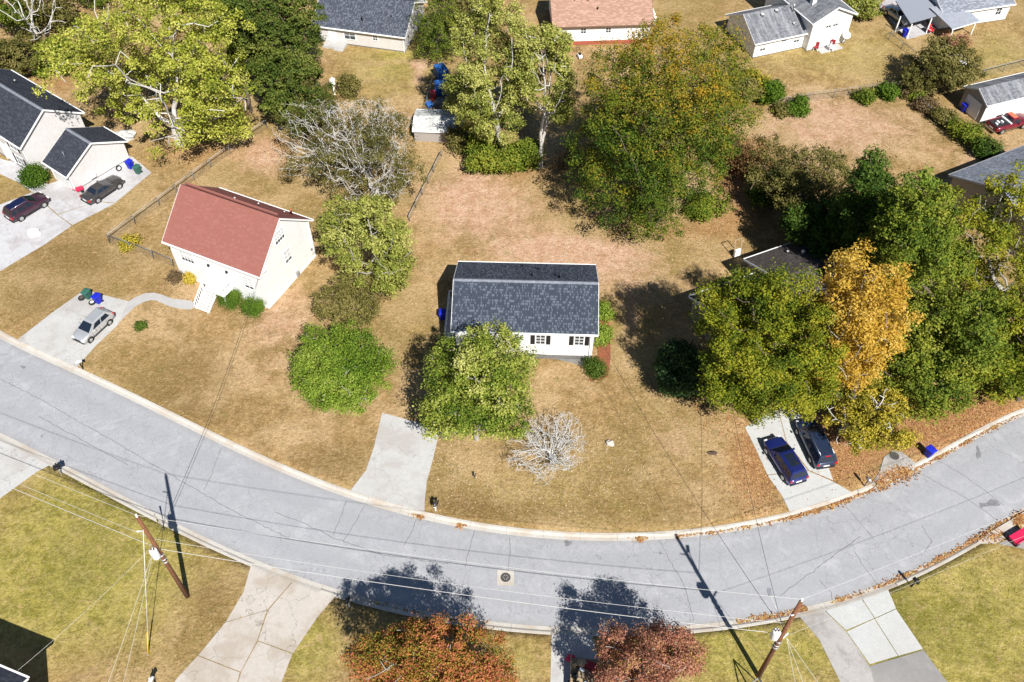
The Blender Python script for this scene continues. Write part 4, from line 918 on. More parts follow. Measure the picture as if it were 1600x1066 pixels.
# ---- shrubs
shrub('thicket', 'dense green thicket under the pale poplars', (768,266), 6.8, 4.2, 'green', 10000, .26, 90, d=4.5, k=12, tv=(.6,.25,.2))
shrub('thicket', 'loose olive growth in front of the mottled shed', (728,232), 4.5, 3.2, 'olive', 5000, .26, 190, k=11, stem=B_tan, twigs=18)
shrub('thicket', 'green scrub between the two poplars', (820,255), 4.5, 2.8, 'green', 5000, .28, 91)
shrub('thicket', 'leafless brown brush in the shade of the maple', (885,262), 4.0, 3.0, 'brown', 1500, .2, 92, stem=B_tan, twigs=30)
shrub('thicket', 'dusty grey green bushes past the maple', (1140,165), 6.5, 4.5, 'olive', 9000, .3, 93, tv=(.6,.25,.2))
shrub('thicket', 'grey twiggy bush with yellow leaves near the gabled house', (1175,150), 4.5, 3.6, 'yellow', 4500, .28, 94, stem=B_silver, twigs=24, tv=(.3,.35,.25))
shrub('thicket', 'rounded vivid green bush near the gabled house', (1200,160), 3.6, 3.0, 'hedge', 5000, .28, 95)
shrub('thicket', 'tan orange dried bush on the field side of the maple', (1160,262), 6.0, 4.2, 'tan', 8000, .26, 96, stem=B_tan, twigs=20)
shrub('thicket', 'olive undergrowth at the foot of the maple', (1105,335), 4.5, 2.2, 'green', 4000, .26, 97)
shrub('thicket', 'dark bush beneath the twiggy tree', (1195,318), 5.0, 4.0, 'dark', 7000, .28, 98)
H1 = 'bushes along the chain link fences'
for i, (b, w, h, p, lab) in enumerate((((1243,176),2.8,1.9,'hedge','round green bush at the start of the wire fence'), ((1350,158),2.6,1.5,'green','green bush in the middle of the wire fence'), ((1385,152),2.6,1.8,'hedge','leafy bush near the corner of the wire fence'), ((1222,178),2.0,1.2,'olive','low olive bush beside the round green bush'), ((1418,148),2.0,1.2,'brown','dry brown brush at the corner of the mown field'), ((1447,170),3.2,1.2,'brown','dry brown weeds along the side fence'), ((1475,192),3.4,1.6,'olive','olive weeds along the side fence'), ((1500,213),3.6,2.2,'green','tall green bush along the side fence'), ((1520,228),3.6,2.3,'green','broad green bush along the side fence past the shed'), ((1538,243),2.8,2.2,'dark','dark bush touching the pale grey roof'), ((1425,155),2.4,1.5,'green','green bush under the olive tree'), ((1490,75),3.0,1.8,'rust','reddish bush under the tin lean-to'), ((1350,-10),3.0,2.0,'green','bush behind the small pale tree'))):
    shrub('fence_bush', lab, b, w, h, p, 2600, .26, 110+i, group=H1, stem=B_tan)
shrub('round_bush', 'round dark green bush beside the white path', (57,287), 2.9, 2.3, 'hedge', 6000, .2, 130, tv=(.35,.2,.2))
shrub('clipped_bush', 'clipped boxy green bush at the corner of the red roofed house', (397,486), 1.75, 1.25, 'hedge', 5000, .13, 131, d=1.6, clip=True, rot=-25)
shrub('clipped_bush', 'clipped green bush beside the white stairs', (361,472), 1.8, 1.25, 'hedge', 5000, .13, 132, d=1.6, clip=True, rot=-25)
shrub('yellow_bush', 'small yellow green bush joined to the clipped bush', (345,459), 1.2, 1.1, 'yellow', 1800, .14, 133, tv=(.55,.2,.2))
shrub('yellow_bush', 'small yellow bush between the brown bush and the white stairs', (299,441), 1.1, 1.2, 'yellow', 1600, .14, 134, tv=(.6,.2,.2))
shrub('brown_bush', 'small round brown bush in a bare bed', (274,440), 1.5, 1.0, 'brown', 2200, .13, 135)
shrub('small_shrub', 'tiny dark green shrub on the open lawn', (221,513), 1.0, .8, 'dark', 900, .15, 136)
shrub('yellow_bush', 'yellow green bush inside the wire fence corner', (204,385), 1.9, 1.3, 'yellow', 1800, .18, 137, tv=(.5,.2,.2))
shrub('side_bush', 'bright green bush at the back of the mulch bed', (943,495), 1.6, 1.7, 'bright', 3200, .17, 138, tv=(.6,.2,.2))
shrub('side_bush', 'bright green bush in the middle of the mulch bed', (941,531), 1.7, 1.7, 'bright', 3200, .17, 139, tv=(.6,.2,.2))
shrub('side_bush', 'dark green rounded bush at the front corner of the mulch bed', (931,583), 1.8, 1.7, 'dark', 4200, .15, 140, tv=(.5,.2,.2))
shrub('young_pine', 'small light green sapling beside the dense dark pine', (548,150), 2.6, 3.2, 'olive', 2500, .26, 141, tv=(.6,.2,.2))
# ------------------------------------------------------------------ vehicles
def paint(name, col, metal=.3): return pmat(name, col, .28, .06, 1, metal=metal, spec=.5, coat=.6)
M_cg = glassmat('car_glass', (.012,.018,.03), .04); M_lampr = pmat('tail_red', (.45,.01,.015), .25, .1); M_lampw = pmat('head_lamp', (.7,.7,.68), .15, .1)
M_chrome = pmat('bright_trim', (.6,.6,.6), .3, .1, metal=.8); M_plastic = pmat('black_plastic', (.025,.025,.027), .6, .2); M_rim = pmat('alloy_rim', (.5,.5,.5), .35, .2, metal=.6)
PROF = dict(
 suv=dict(L=4.65, W=1.88, st=[(-.5,.45,.92,.80),(-.488,.36,1.02,.92),(-.40,.30,1.05,.985),(-.1,.26,1.03,1),(.2,.26,1.03,1),(.30,.28,1.02,.99),(.42,.3,.95,.95),(.475,.32,.86,.88),(.5,.4,.7,.78)], cab=(-.485,.245,-.42,.06,1.02,1.70,.95,.70)),
 van=dict(L=4.9, W=1.95, st=[(-.5,.45,.95,.82),(-.49,.36,1.05,.94),(-.4,.30,1.08,.99),(-.1,.26,1.06,1),(.2,.26,1.04,1),(.33,.28,1.0,.98),(.43,.3,.92,.94),(.48,.32,.82,.86),(.5,.4,.68,.76)], cab=(-.488,.30,-.44,.10,1.04,1.75,.96,.74)),
 hatch=dict(L=4.15, W=1.74, st=[(-.5,.42,.86,.80),(-.485,.34,.95,.93),(-.38,.28,.99,.99),(-.1,.24,.97,1),(.2,.24,.96,1),(.31,.26,.95,.98),(.42,.28,.86,.93),(.48,.3,.74,.84),(.5,.36,.6,.72)], cab=(-.47,.285,-.37,.06,.96,1.56,.94,.70)),
 sedan=dict(L=4.85, W=1.82, st=[(-.5,.42,.84,.82),(-.488,.34,.93,.93),(-.36,.28,.97,.99),(-.2,.24,.97,1),(.18,.24,.96,1),(.26,.26,.95,1),(.42,.28,.87,.96),(.485,.3,.76,.9),(.5,.36,.62,.8)], cab=(-.32,.19,-.185,.03,.95,1.43,.93,.66)),
 pickup=dict(L=5.2, W=1.9, st=[(-.5,.5,.98,.94),(-.495,.42,1.02,.98),(-.3,.36,1.02,1),(.0,.34,1.02,1),(.2,.34,1.03,1),(.3,.34,1.04,1),(.46,.36,1.0,.97),(.49,.38,.92,.94),(.5,.42,.8,.92)], cab=(-.07,.22,-.05,.12,1.02,1.72,.95,.76)))
def car(name, label, cat, fpx, rpx, side, typ, m, roofm=None, extras=()):
    """fpx/rpx: where the visible front and rear tyre touch the ground; side +1 = left wheels, -1 = right wheels"""
    D = PROF[typ]; L, Wd = D['L'], D['W']; a, b = g(*fpx), g(*rpx); d = (a-b); d.z = 0; d.normalize(); left = Vector((-d.y, d.x, 0))
    c = (a+b)/2-left*side*(Wd/2-.1); e = empty(name, (c.x, c.y, .02), math.atan2(d.y, d.x), label, cat); hw = Wd/2
    gz = float(c.z)
    rings = []
    for x, zb, zt, w in D['st']:
        X, w = x*L, w*hw; zm = zb+(zt-zb)*.55
        h = [(w*.86,zb),(w*.97,zb+.10),(w,zm),(w*.985,zt-.10),(w*.93,zt-.025),(w*.6,zt+.012),(0,zt+.022)]
        rings.append([(X,-y,z) for y, z in h]+[(X,y,z) for y, z in reversed(h[:-1])])
    if typ == 'pickup':
        body = MB().loft(rings); bo = body.build('body', m, e)
        x0, x1 = -.485*L, -.09*L
        MB().box(x0, x1, -hw*.80, hw*.80, 1.045, 1.052).build('bed_liner', M_plastic, e)
        for s in (-1, 1): MB().box(x0-.02, x1, s*hw*.89-.07, s*hw*.89+.07, 1.03, 1.16).build('bed_side', m, e)
        MB().box(x0-.05, x0+.02, -hw*.86, hw*.86, .6, 1.15).build('tailgate', M_dark, e); MB().box(-.085*L-.2, -.085*L+.02, -hw*.9, hw*.9, 1.05, 1.25).build('tool_box', M_trim, e)
        for k in range(5): MB().box(x0+.3+k*.24, x0+.48+k*.24, -.3+.12*(k%3), .05+.14*(k%3), 1.06, 1.2+.05*(k%2)).build('bed_cargo', (M_trim, M_steel)[k%2], e)
    else:
        bo = MB().loft(rings).build('body', m, e)
    xr, xf, rr, rf, zb, zr, wb, wt = D['cab']; xr, xf, rr, rf = xr*L, xf*L, rr*L, rf*L; wb *= hw; wt *= hw
    bot = [(xr,-wb,zb),(xf,-wb,zb),(xf,wb,zb),(xr,wb,zb)]; zt = zr-.07
    top = [(rr,-wt,zt),(rf,-wt,zt-.02),(rf,wt,zt-.02),(rr,wt,zt)]; ins = [(rr+.12,-wt*.82,zr-.015),(rf-.14,-wt*.82,zr-.02),(rf-.14,wt*.82,zr-.02),(rr+.12,wt*.82,zr-.015)]
    cab = MB().loft([bot, top, ins]); cab.sm = set(); cab.build('cabin', m, e)
    if roofm: MB().quad(*[(p[0], p[1]*.97, p[2]+.012) for p in ins]).build('roof', roofm, e)
    def panel(nm, q, s0, s1, t0, t1, mm, off=.014, par=None):
        q = [Vector(p) for p in q]; n = (q[1]-q[0]).cross(q[3]-q[0]).normalized(); mid = sum(q, Vector())/4
        if n.dot(mid-Vector(((xr+xf)/2, 0, zb))) < 0: n = -n
        f = lambda s, t: (q[0].lerp(q[1], s)).lerp(q[3].lerp(q[2], s), t)+n*off
        return MB().quad(f(s0,t0), f(s1,t0), f(s1,t1), f(s0,t1)).build(nm, mm, par or e, fixn=False)
    panel('windscreen', (bot[1],bot[2],top[2],top[1]), .06,.94,.08,.93, M_cg); panel('rear_window', (bot[3],bot[0],top[0],top[3]), .08,.92,.18,.9, M_cg)
    for q in ((bot[0],bot[1],top[1],top[0]), (bot[2],bot[3],top[3],top[2])):
        fwd = q[0] is bot[0]
        spans = [(.10,.9)] if typ == 'pickup' else ([(.06,.27),(.30,.56),(.59,.9)] if typ in ('suv','van') else [(.12,.47),(.51,.86)])
        for s0, s1 in spans:
            if not fwd: s0, s1 = 1-s1, 1-s0
            panel('side_window', q, s0, s1, .12, .88, M_cg)
    if 'sunroof' in extras:
        for a0, a1 in ((rf-.95, rf-.35), (rf-1.6, rf-1.0)): MB().box(a0, a1, -wt*.6, wt*.6, zr-.03, zr-.002).build('sunroof', M_cg, e)
    if 'rails' in extras:
        for s in (-1, 1): MB().tube((rr+.15, s*wt*.86, zr+.02), (rf-.2, s*wt*.86, zr+.0), .025, k=5).build('roof_rail', M_chrome, e)
    if 'lightbar' in extras: MB().box(rr-.02, rr+.06, -.25, .25, zt-.02, zt+.03).build('brake_light', M_lampr, e)
    for s in (-1, 1):
        for fx in ((.205,-.015,-.235) if typ != 'pickup' else (.2,-.06)): MB().box(fx*L-.008, fx*L+.008, s*hw*.992-.006, s*hw*.992+.012, .36, .92).build('door_seam', M_plastic, e)
        for fx in ((.03,-.19) if typ != 'pickup' else (.0,)): MB().box(fx*L-.08, fx*L+.06, s*hw*.992-.01, s*hw*.992+.03, .84, .87).build('door_handle', m, e)
        MB().box(-.2*L, .21*L, s*hw*.98-.02, s*hw*.98+.025, .27, .34).build('sill', M_plastic, e)
    MB().box(.245*L, .255*L, -hw*.8, hw*.8, D['st'][5][2]-.02, D['st'][5][2]+.026).build('bonnet_seam', M_plastic, e)
    rad = .35 if typ != 'hatch' else .31
    for fx in (.315, -.295):
        for s in (-1, 1):
            X = fx*L
            MB().lathe([(rad+.07,-.02),(rad+.07,.012)], c=(X, s*(hw-.006), rad+.01), axis='y', k=16).build('wheel_arch', M_plastic, e)
            w = MB().lathe([(rad*.6,-.1),(rad*.97,-.1),(rad,-.05),(rad,.05),(rad*.96,.09),(rad*.62,.1)], c=(X, s*(hw-.075), rad), axis='y', k=18).build('wheel', M_rubber, e)
            MB().lathe([(rad*.64,-.02),(rad*.6,.03),(rad*.2,.012)], c=(X, s*(hw+.016), rad), axis='y', k=14).build('rim', M_rim, w)
    zf = D['st'][-2][2]
    for s in (-1, 1):
        MB().box(.462*L, .497*L, s*hw*.70-.16, s*hw*.70+.16, zf-.14, zf+.03, top=.02).build('headlight', M_lampw, e)
        zt_ = D['st'][1][2]; MB().box(-.502*L, -.472*L, s*hw*.82-.13, s*hw*.82+.09, zt_-.26, zt_-.02).build('tail_light', M_lampr, e)
        MB().box(xf-.72, xf-.55, s*(hw+.10)-.09, s*(hw+.10)+.09, zb+.02, zb+.17, top=.02).build('mirror', m, e)
    MB().box(-.506*L, -.49*L, -.27, .27, .62, .75).build('licence_plate', M_trim, e)
    MB().box(-.512*L, -.485*L, -hw*.84, hw*.84, .36, .52).build('bumper', M_plastic if typ != 'pickup' else M_chrome, e); MB().box(.487*L, .507*L, -hw*.8, hw*.8, .33, .5).build('bumper', M_plastic if typ != 'pickup' else M_chrome, e)
    MB().box(.488*L, .503*L, -hw*.4, hw*.4, .52, .66).build('grille', M_plastic, e)
    return e
P_silver = paint('silver_paint', (.55,.56,.57), .5); P_maroon = paint('maroon_paint', (.055,.020,.038)); P_grey = paint('graphite_paint', (.060,.056,.056)); P_blue = paint('royal_blue_paint', (.012,.022,.14)); P_navy = paint('navy_paint', (.022,.038,.085)); P_red = paint('dark_red_paint', (.16,.008,.025), .1)
car('hatchback', 'silver hatchback parked beside the rubbish bins', 'car', (142.4,534.9), (174,505.6), 1, 'hatch', P_silver)
car('suv', 'dark maroon suv with navy roof on the white driveway', 'car', (70.2,324), (34.3,345.6), -1, 'suv', P_maroon, paint('navy_roof', (.01,.015,.06)), extras=('rails',))
car('sedan', 'dark graphite sedan parked against the garage wall', 'car', (188,294.6), (153,318), -1, 'sedan', P_grey)
car('suv', 'glossy royal blue suv with sunroof on the clean pale driveway', 'car', (1198,710), (1222.4,749), 1, 'suv', P_blue, extras=('sunroof',))
car('minivan', 'navy blue minivan with roof rails half under the yellowing tree', 'minivan', (1246,680), (1265.7,722), 1, 'van', P_navy, extras=('rails','lightbar'))
car('pickup_truck', 'old pickup truck with orange roof and dark red sides beside the shed', 'pickup', (1596,201), (1563,209.8), -1, 'pickup', P_red, pmat('sunburnt_orange', (.60,.16,.08), .6, .2), extras=())
car('sedan', 'silver car parked in the shade of the carport', 'car', (1404,39), (1384,24), -1, 'sedan', P_silver)

# ------------------------------------------------------------------ bins, tyres, mailboxes
P_bblue = pmat('blue_bin_plastic', (.012,.022,.42), .45, .12); P_bgreen = pmat('green_bin_plastic', (.035,.115,.09), .5, .15)
def bin_(label, px, rz, m):
    c = g(*px); e = empty('wheelie_bin', (c.x, c.y, 0), R(rz), label, 'bin', 'wheeled rubbish and recycling bins')
    b = MB(); b.loft([[(-.24,-.26,.06),(.24,-.26,.06),(.24,.24,.06),(-.24,.24,.06)], [(-.31,-.36,1.0),(.31,-.36,1.0),(.31,.33,1.0),(-.31,.33,1.0)]]); b.sm = set(); b.build('body', m, e, bevel=.02)
    k = MB(); k.loft([[(-.34,-.42,1.0),(.34,-.42,1.0),(.34,.36,1.0),(-.34,.36,1.0)], [(-.33,-.40,1.05),(.33,-.40,1.05),(.33,.36,1.07),(-.33,.36,1.07)], [(-.2,-.25,1.11),(.2,-.25,1.11),(.2,.25,1.12),(-.2,.25,1.12)]]); k.sm = set(); k.build('lid', m, e)
    MB().tube((-.26,.42,1.0), (.26,.42,1.0), .02, k=6).build('handle', m, e)
    for s in (-1, 1): MB().lathe([(.12,-.03),(.12,.03)], c=(s*.27,.27,.12), axis='x', k=12).build('wheel', M_rubber, e)
bin_('blue recycling bin by the garage wing wall', (205,263), -30, P_bblue); bin_('dark green rubbish bin on the corner of the white driveway', (217,271), -20, P_bgreen)
bin_('dark green rubbish bin at the end of the silver car driveway', (139,466), -20, P_bgreen); bin_('blue recycling bin with pale label beside the silver hatchback', (155,473), -25, P_bblue)
bin_('blue recycling bin beside the kerb near the storm drain', (1449,712), 30, P_bblue); bin_('blue bin in the shade beside the side deck', (692,498), 0, P_bblue)
bin_('blue bin in deep shade behind the dark roofed house', (1240,362), 0, P_bblue); bin_('blue bin against the overhead door of the shed', (1504,174), 20, P_bblue); bin_('blue bin at the front post of the carport', (1412,57), 15, P_bblue)
def tyre(label, px, rim, flat=True, rz=0):
    c = g(*px); e = empty('tyre', (c.x, c.y, 0 if flat else .33), 0, label, 'tyre')
    t = MB().lathe([(.19,.02),(.30,.0),(.34,.06),(.34,.16),(.30,.22),(.19,.20)], k=20, cap=False); to = t.build('casing', M_rubber, e)
    ro = MB().lathe([(.19,.19),(.15,.12),(.03,.14)], k=16).build('rim', rim, e)
    if not flat: e.rotation_euler = (R(80), 0, rz)
tyre('worn black tyre lying on the driveway next to the green bin', (128,467), pmat('rusty_rim', (.12,.09,.08))); tyre('white rimmed tyre lying on the driveway behind the silver hatchback', (144.5,474), M_trim)
e = tyre('whitewall tyre leaning against the garage wing wall', (186,266), M_trim, False, R(53))
M_post = pmat('grey_post_wood', (.28,.25,.21), .9, .3, 6); P_silverbox = pmat('silver_mailbox', (.45,.45,.46), .35, .15, metal=.6)
def mailbox(label, px, rz, box, post, double=False):
    c = g(*px); e = empty('mailbox', (c.x, c.y, 0), R(rz), label, 'mailbox')
    MB().box(-.05,.05,-.05,.05,-.1,1.05).build('post', post, e); MB().box(-.05,.05,-.3,.3,.93,1.0).build('arm', post, e)
    for x in ((-.14,.14) if double else (0,)):
        m = MB(); n = 7; pr = [(-.11,1.0),(.11,1.0)]+[(.11*math.cos(math.pi*i/n), 1.16+.11*math.sin(math.pi*i/n)) for i in range(n+1)]
        m.loft([[(x+a, -.28, z) for a, z in pr], [(x+a, .26, z) for a, z in pr]]); m.build('box', box, e)
        MB().box(x+.115, x+.13, -.1, .02, 1.15, 1.35).build('flag', box, e); MB().box(x-.1, x+.1, -.3, -.285, 1.02, 1.2).build('door', box, e)
mailbox('white mailbox beside the silver car driveway', (130,577), -65, M_trim, M_dark); mailbox('black double mailbox at the corner of the olive lawn', (96,741), 120, M_dark, M_post, True)
mailbox('dark mailbox on a white post by the pale driveway', (681,798), 170, P_grey, M_trim); mailbox('black mailbox at the corner of the slab driveway', (546,948), 165, M_dark, M_trim)
mailbox('silver mailbox beside the storm drain', (1351,760), 25, P_silverbox, M_post); mailbox('black mailbox on the kerb by the new driveway slabs', (1424,917), 25, M_dark, M_dark); mailbox('white mailbox on the olive lawn below the guy wire', (243,1072), 160, M_trim, M_post)

# ------------------------------------------------------------------ poles and wires
M_pole = bark('creosoted_wood', (.12,.045,.02), (.20,.085,.04)); M_wire = pmat('bare_wire', (.62,.61,.58), .5, .1, metal=.2); M_wdark = pmat('black_cable', (.03,.03,.03), .6, .1); M_trafo = pmat('transformer_grey', (.72,.73,.74), .4, .1, 3)
P1, P2 = g(293,932), g(1185,1057); H1p, H2p = 12.3, 12.8
def pole(label, P, H, trafo_z, tx, arm):
    e = empty('utility_pole', (P.x, P.y, 0), 0, label, 'utility pole')
    MB().tube((0,0,-.3), (0,0,H), .19, .13, 14).build('shaft', M_pole, e)
    MB().lathe([(.06,H),(.06,H+.08),(.1,H+.1),(.05,H+.16),(.09,H+.2),(.05,H+.28),(.07,H+.34)], k=10).build('insulator', M_trim, e)
    t = MB().lathe([(.05,trafo_z),(.27,trafo_z+.03),(.29,trafo_z+.1),(.29,trafo_z+.95),(.27,trafo_z+1.02),(.2,trafo_z+1.06)], c=(tx[0], tx[1], 0), k=16).build('transformer', M_trafo, e)
    for s in (-.1, .1): MB().lathe([(.035,trafo_z+1.05),(.05,trafo_z+1.12),(.035,trafo_z+1.18),(.05,trafo_z+1.24),(.02,trafo_z+1.32)], c=(tx[0]+s, tx[1], 0), k=8).build('bushing', M_pole, t)
    for z in (trafo_z+.2, trafo_z+.8): MB().box(min(0,tx[0])-.03, max(0,tx[0])+.03, min(0,tx[1])-.03, max(0,tx[1])+.03, z, z+.08).build('bracket', M_steel, e)
    MB().tube((-.1,-.16,H-1.6), (-.35,-.35,H-1.3), .05, k=6).build('cutout', M_trim, e)
    for z in (trafo_z-.5, trafo_z-1.1, trafo_z-1.5): MB().lathe([(.17,z),(.21,z+.04),(.21,z+.1),(.17,z+.14)], k=12).build('clamp', M_steel, e)
    if arm:
        pts = [(0,.1,arm), (-.2,.8,arm+.35), (-.45,1.6,arm+.55), (-.65,2.3,arm+.6)]; MB().path(pts, .035, 6).build('lamp_arm', M_wire, e)
        l = MB().loft([[(-.65-.11,2.2,arm+.66),(-.65+.11,2.2,arm+.66),(-.65+.11,2.2,arm+.54),(-.65-.11,2.2,arm+.54)], [(-.65-.14,2.75,arm+.68),(-.65+.14,2.75,arm+.68),(-.65+.12,2.75,arm+.56),(-.65-.12,2.75,arm+.56)]]); l.sm = set(); l.build('lamp_head', M_steel, e)
        MB().tube((.18,.0,arm-1.2), (.55,.3,arm-1.0), .06, k=6).build('cutout', M_trim, e)
    return e
pole('brown utility pole with white transformer and yellow guy guard on the olive lawn', P1, H1p, 7.35, (-.05,-.42), None)
pole('dark utility pole with street lamp arm beside the patched driveway', P2, H2p, 7.0, (-.42,.05), 8.2)
def wire(label, a, b, sag, r=.014, m=None, name='overhead_wire'):
    a, b = Vector(a), Vector(b); pts = []
    for i in range(25): t = i/24; p = a.lerp(b, t); p.z -= 4*sag*t*(1-t); pts.append(p)
    MB().path(pts, r, 4).build(name, m or M_wire, None, label=label, cat='wire', group='overhead wires')
V = lambda P, dx, dy, z: (P.x+dx, P.y+dy, z)
P0, P3 = Vector((-78,53,0)), Vector((74,47,0))
wire('top bare wire between the two utility poles', V(P1,0,0,H1p+.3), V(P2,0,0,H2p+.3), .75)
wire('middle bare wire between the two utility poles', V(P1,0,.2,8.9), V(P2,0,.2,9.0), .8)
wire('lowest thick cable between the two utility poles', V(P1,0,.2,7.4), V(P2,0,.2,7.3), .7, .022)
wire('top bare wire from the transformer pole over the black double mailbox', V(P1,0,0,H1p+.3), V(P0,0,0,12.4), 1.0); wire('middle bare wire from the transformer pole over the black double mailbox', V(P1,0,.2,8.9), V(P0,0,0,9), 1.0); wire('lowest thick cable from the transformer pole over the black double mailbox', V(P1,0,.2,7.4), V(P0,0,0,7.4), 1.0, .022)
wire('top bare wire from the street lamp pole towards the red toy wagon', V(P2,0,0,H2p+.3), V(P3,0,0,12.6), 1.0); wire('lowest thick cable from the street lamp pole towards the red toy wagon', V(P2,.2,0,7.2), V(P3,0,0,7.3), 1.0, .009)
wire('black service drop from the street lamp pole to the navy roofed house', V(P2,-.3,.2,8.6), (7.75,54.3,3.9), .9, .016, M_wdark)
wire('black service drop from the street lamp pole to the dark roofed house', V(P2,-.2,.3,8.6), (19.2,55.2,3.4), .9, .016, M_wdark)
wire('black service drop from the transformer pole to the red roofed house', V(P1,0,.3,8.4), (-24.2,60.6,5.0), .9, .016, M_wdark)
wire('black service drop from the transformer pole to the corner house', V(P1,-.2,-.2,8.4), (-36.0,20.5,4.6), .5, .008, M_wire)
for k, (x, y, lab) in enumerate(((-28.5,12,'first'),(-26.3,10,'second'))): wire('pale service drop from the transformer pole crossing the olive lawn', V(P1,0,-.3,8.4), (x,y,4.5), .5, .012)
for k, (x, y, lab) in enumerate(((19.6,8,'straight'),(22.5,9,'twisted'),(27.5,10,'outer'))): wire('pale service drop from the street lamp pole over its grass verge', V(P2,.2,-.3,7.8), (x,y,4.3), .4, .013)
gy = g(231.5,1024); e = empty('guy_wire', (gy.x, gy.y, 0), 0, 'steel guy wire with yellow guard anchored in the olive lawn', 'guy wire'); top = Vector((P1.x-gy.x, P1.y-gy.y, H1p-1.2)); 
MB().tube((0,0,-.1), top, .024, .024, 6).build('cable', M_wire, e); MB().tube((0,0,.05), top*.19, .05, .05, 8).build('guard', pmat('yellow_plastic', (.62,.42,.03), .5, .1), e); MB().tube((0,0,-.2),(0,0,.14), .05, k=8).build('anchor', M_steel, e)
# ---- signs
M_signy = pmat('sign_yellow', (.62,.42,.03), .45, .1)
def sign(name, label, px, h, s, rz, m, back):
    c = g(*px); e = empty(name, (c.x, c.y, 0), R(rz), label, 'sign'); MB().tube((0,0,-.2), (0,0,h), .035, k=6).build('post', M_steel, e)
    k = MB(); z = h-s*.6; q = [(0,-s*.7),(s*.7,0),(0,s*.7),(-s*.7,0)]
    k.loft([[(a, -.05, z+b) for a, b in q], [(a, -.04, z+b) for a, b in q]]); k.sm = set(); k.build('panel', m, e)
sign('warning_sign', 'diamond road sign on a steel post beside the transformer pole', (257,830), 2.6, .75, -60, M_signy, None)
sign('yard_sign', 'small black diamond yard sign on the lawn by the mailbox', (684,792), 1.0, .45, 70, M_dark, None); sign('yard_sign', 'small black yard sign alone on the dry lawn', (742,748), .8, .35, 75, M_dark, None)

# ------------------------------------------------------------------ fences
M_fpost = pmat('fence_post_grey', (.20,.21,.22), .5, .2, 4, metal=.3); M_frail = pmat('fence_rail', (.30,.275,.24), .7, .25, 3)
def fence(label, pts, h=1.2, rail=M_fpost, gap=3.0, rr=.035):
    P = [g(*p) for p in pts]; o = P[0]; e = empty('wire_fence', (o.x, o.y, 0), 0, label, 'fence', 'chain link fences'); N = [P[0]-o]
    for a, b in zip(P[:-1], P[1:]):
        n = max(1, round((b-a).length/gap)); N += [(a.lerp(b, i/n))-o for i in range(1, n+1)]
    for q in N: MB().tube((q.x,q.y,-.1), (q.x,q.y,h+.05), .045, k=7).build('post', M_fpost, e)
    for a, b in zip(N[:-1], N[1:]):
        MB().tube((a.x,a.y,h), (b.x,b.y,h), rr, k=6).build('top_rail', rail, e)
        m = MB(); l = (b-a).length; d = (b-a)/l; st = .17; w = .006; n = int((l+h)/st)
        for i in range(n):
            for sg in (1, -1):
                x0 = -h+i*st; x1 = x0+h; s0, s1 = max(0, x0), min(l, x1)
                if s1-s0 < .05: continue
                z0, z1 = s0-x0, s1-x0
                if sg < 0: z0, z1 = h-z0, h-z1
                p, q = a+d*s0, a+d*s1; m.quad((p.x,p.y,z0-w), (q.x,q.y,z1-w), (q.x,q.y,z1+w), (p.x,p.y,z0+w))
        m.build('wire_mesh', M_fpost, e, fixn=False)
fence('chain link fence with broad top rail running back from the red roofed house corner', [(172,380),(250,322),(330,262),(418,200)], rail=M_frail, rr=.06)
fence('short chain link fence joining the front of the red roofed house', [(172,380),(205,391),(240,404),(272,417)])
fence('low leaning grey wire fence behind the bare silvery tree', [(690,245),(678,270),(660,305),(640,346)], .9, M_frail, 2.5, .05)
fence('chain link fence along the top of the mown field', [(1215,167),(1262,158),(1340,148),(1408,139)], rail=M_frail)
fence('overgrown chain link fence down the side of the mown field', [(1410,145),(1450,180),(1500,222),(1548,256)], 1.1)
fence('chain link fence behind the tan shed', [(1533,121),(1600,104),(1700,76)], rail=M_frail, rr=.05)
fence('small chain link fence in front of the carport', [(1400,55),(1388,62),(1428,92)], 1.0)
fence('dark wire fence beside the cluttered shed', [(656,215),(668,165),(680,120)], 1.3)
a, b = g(1003,-4), g(1023,40); e = empty('board_fence', (a.x,a.y,0), 0, 'white board fence beside the brown pink roof', 'fence'); d = b-a
for i in range(5): p = d*(i/4); MB().box(p.x-.08,p.x+.08,p.y-.08,p.y+.08,-.1,1.5).build('post', M_trim, e)
for z in (.35,.85,1.35): MB().tube((0,0,z), (d.x,d.y,z), .1, k=4).build('rail', M_trim, e)

# ------------------------------------------------------------------ garden clutter
def lump(name, label, cat, px, s, h, m, seed, sub=3):
    c = g(*px); bm = bmesh.new(); bmesh.ops.create_icosphere(bm, subdivisions=sub, radius=1); rg = random.Random(seed); ph = [rg.uniform(0,6) for _ in range(6)]
    for v in bm.verts:
        k = 1+.16*math.sin(v.co.x*4+ph[0])*math.sin(v.co.y*5+ph[1])+.12*math.sin(v.co.z*6+ph[2]+v.co.x*3); v.co = Vector((v.co.x*s[0]*k, v.co.y*s[1]*k, max(-.3, v.co.z*k)*h+.3*h))
    me = bpy.data.meshes.new(name); bm.to_mesh(me); bm.free(); me.materials.append(m); o = bpy.data.objects.new(name, me); COL.objects.link(o); o.location = (c.x, c.y, 0); return tag(o, label, cat)
lump('crumpled_sheet', 'crumpled white sheet lying on the white driveway', 'sheet', (54,366), (.65,.5), .5, M_trim, 1)
lump('boulder', 'pale round stone on the dry front lawn', 'stone', (953,694), (.38,.3), .3, pmat('pale_stone', (.48,.44,.38), .9, .3, 5, .5), 2); lump('log', 'dark short log on the dry front lawn', 'log', (1113,709), (.42,.16), .2, pmat('dark_log', (.09,.06,.045), .9, .4, 6), 3)
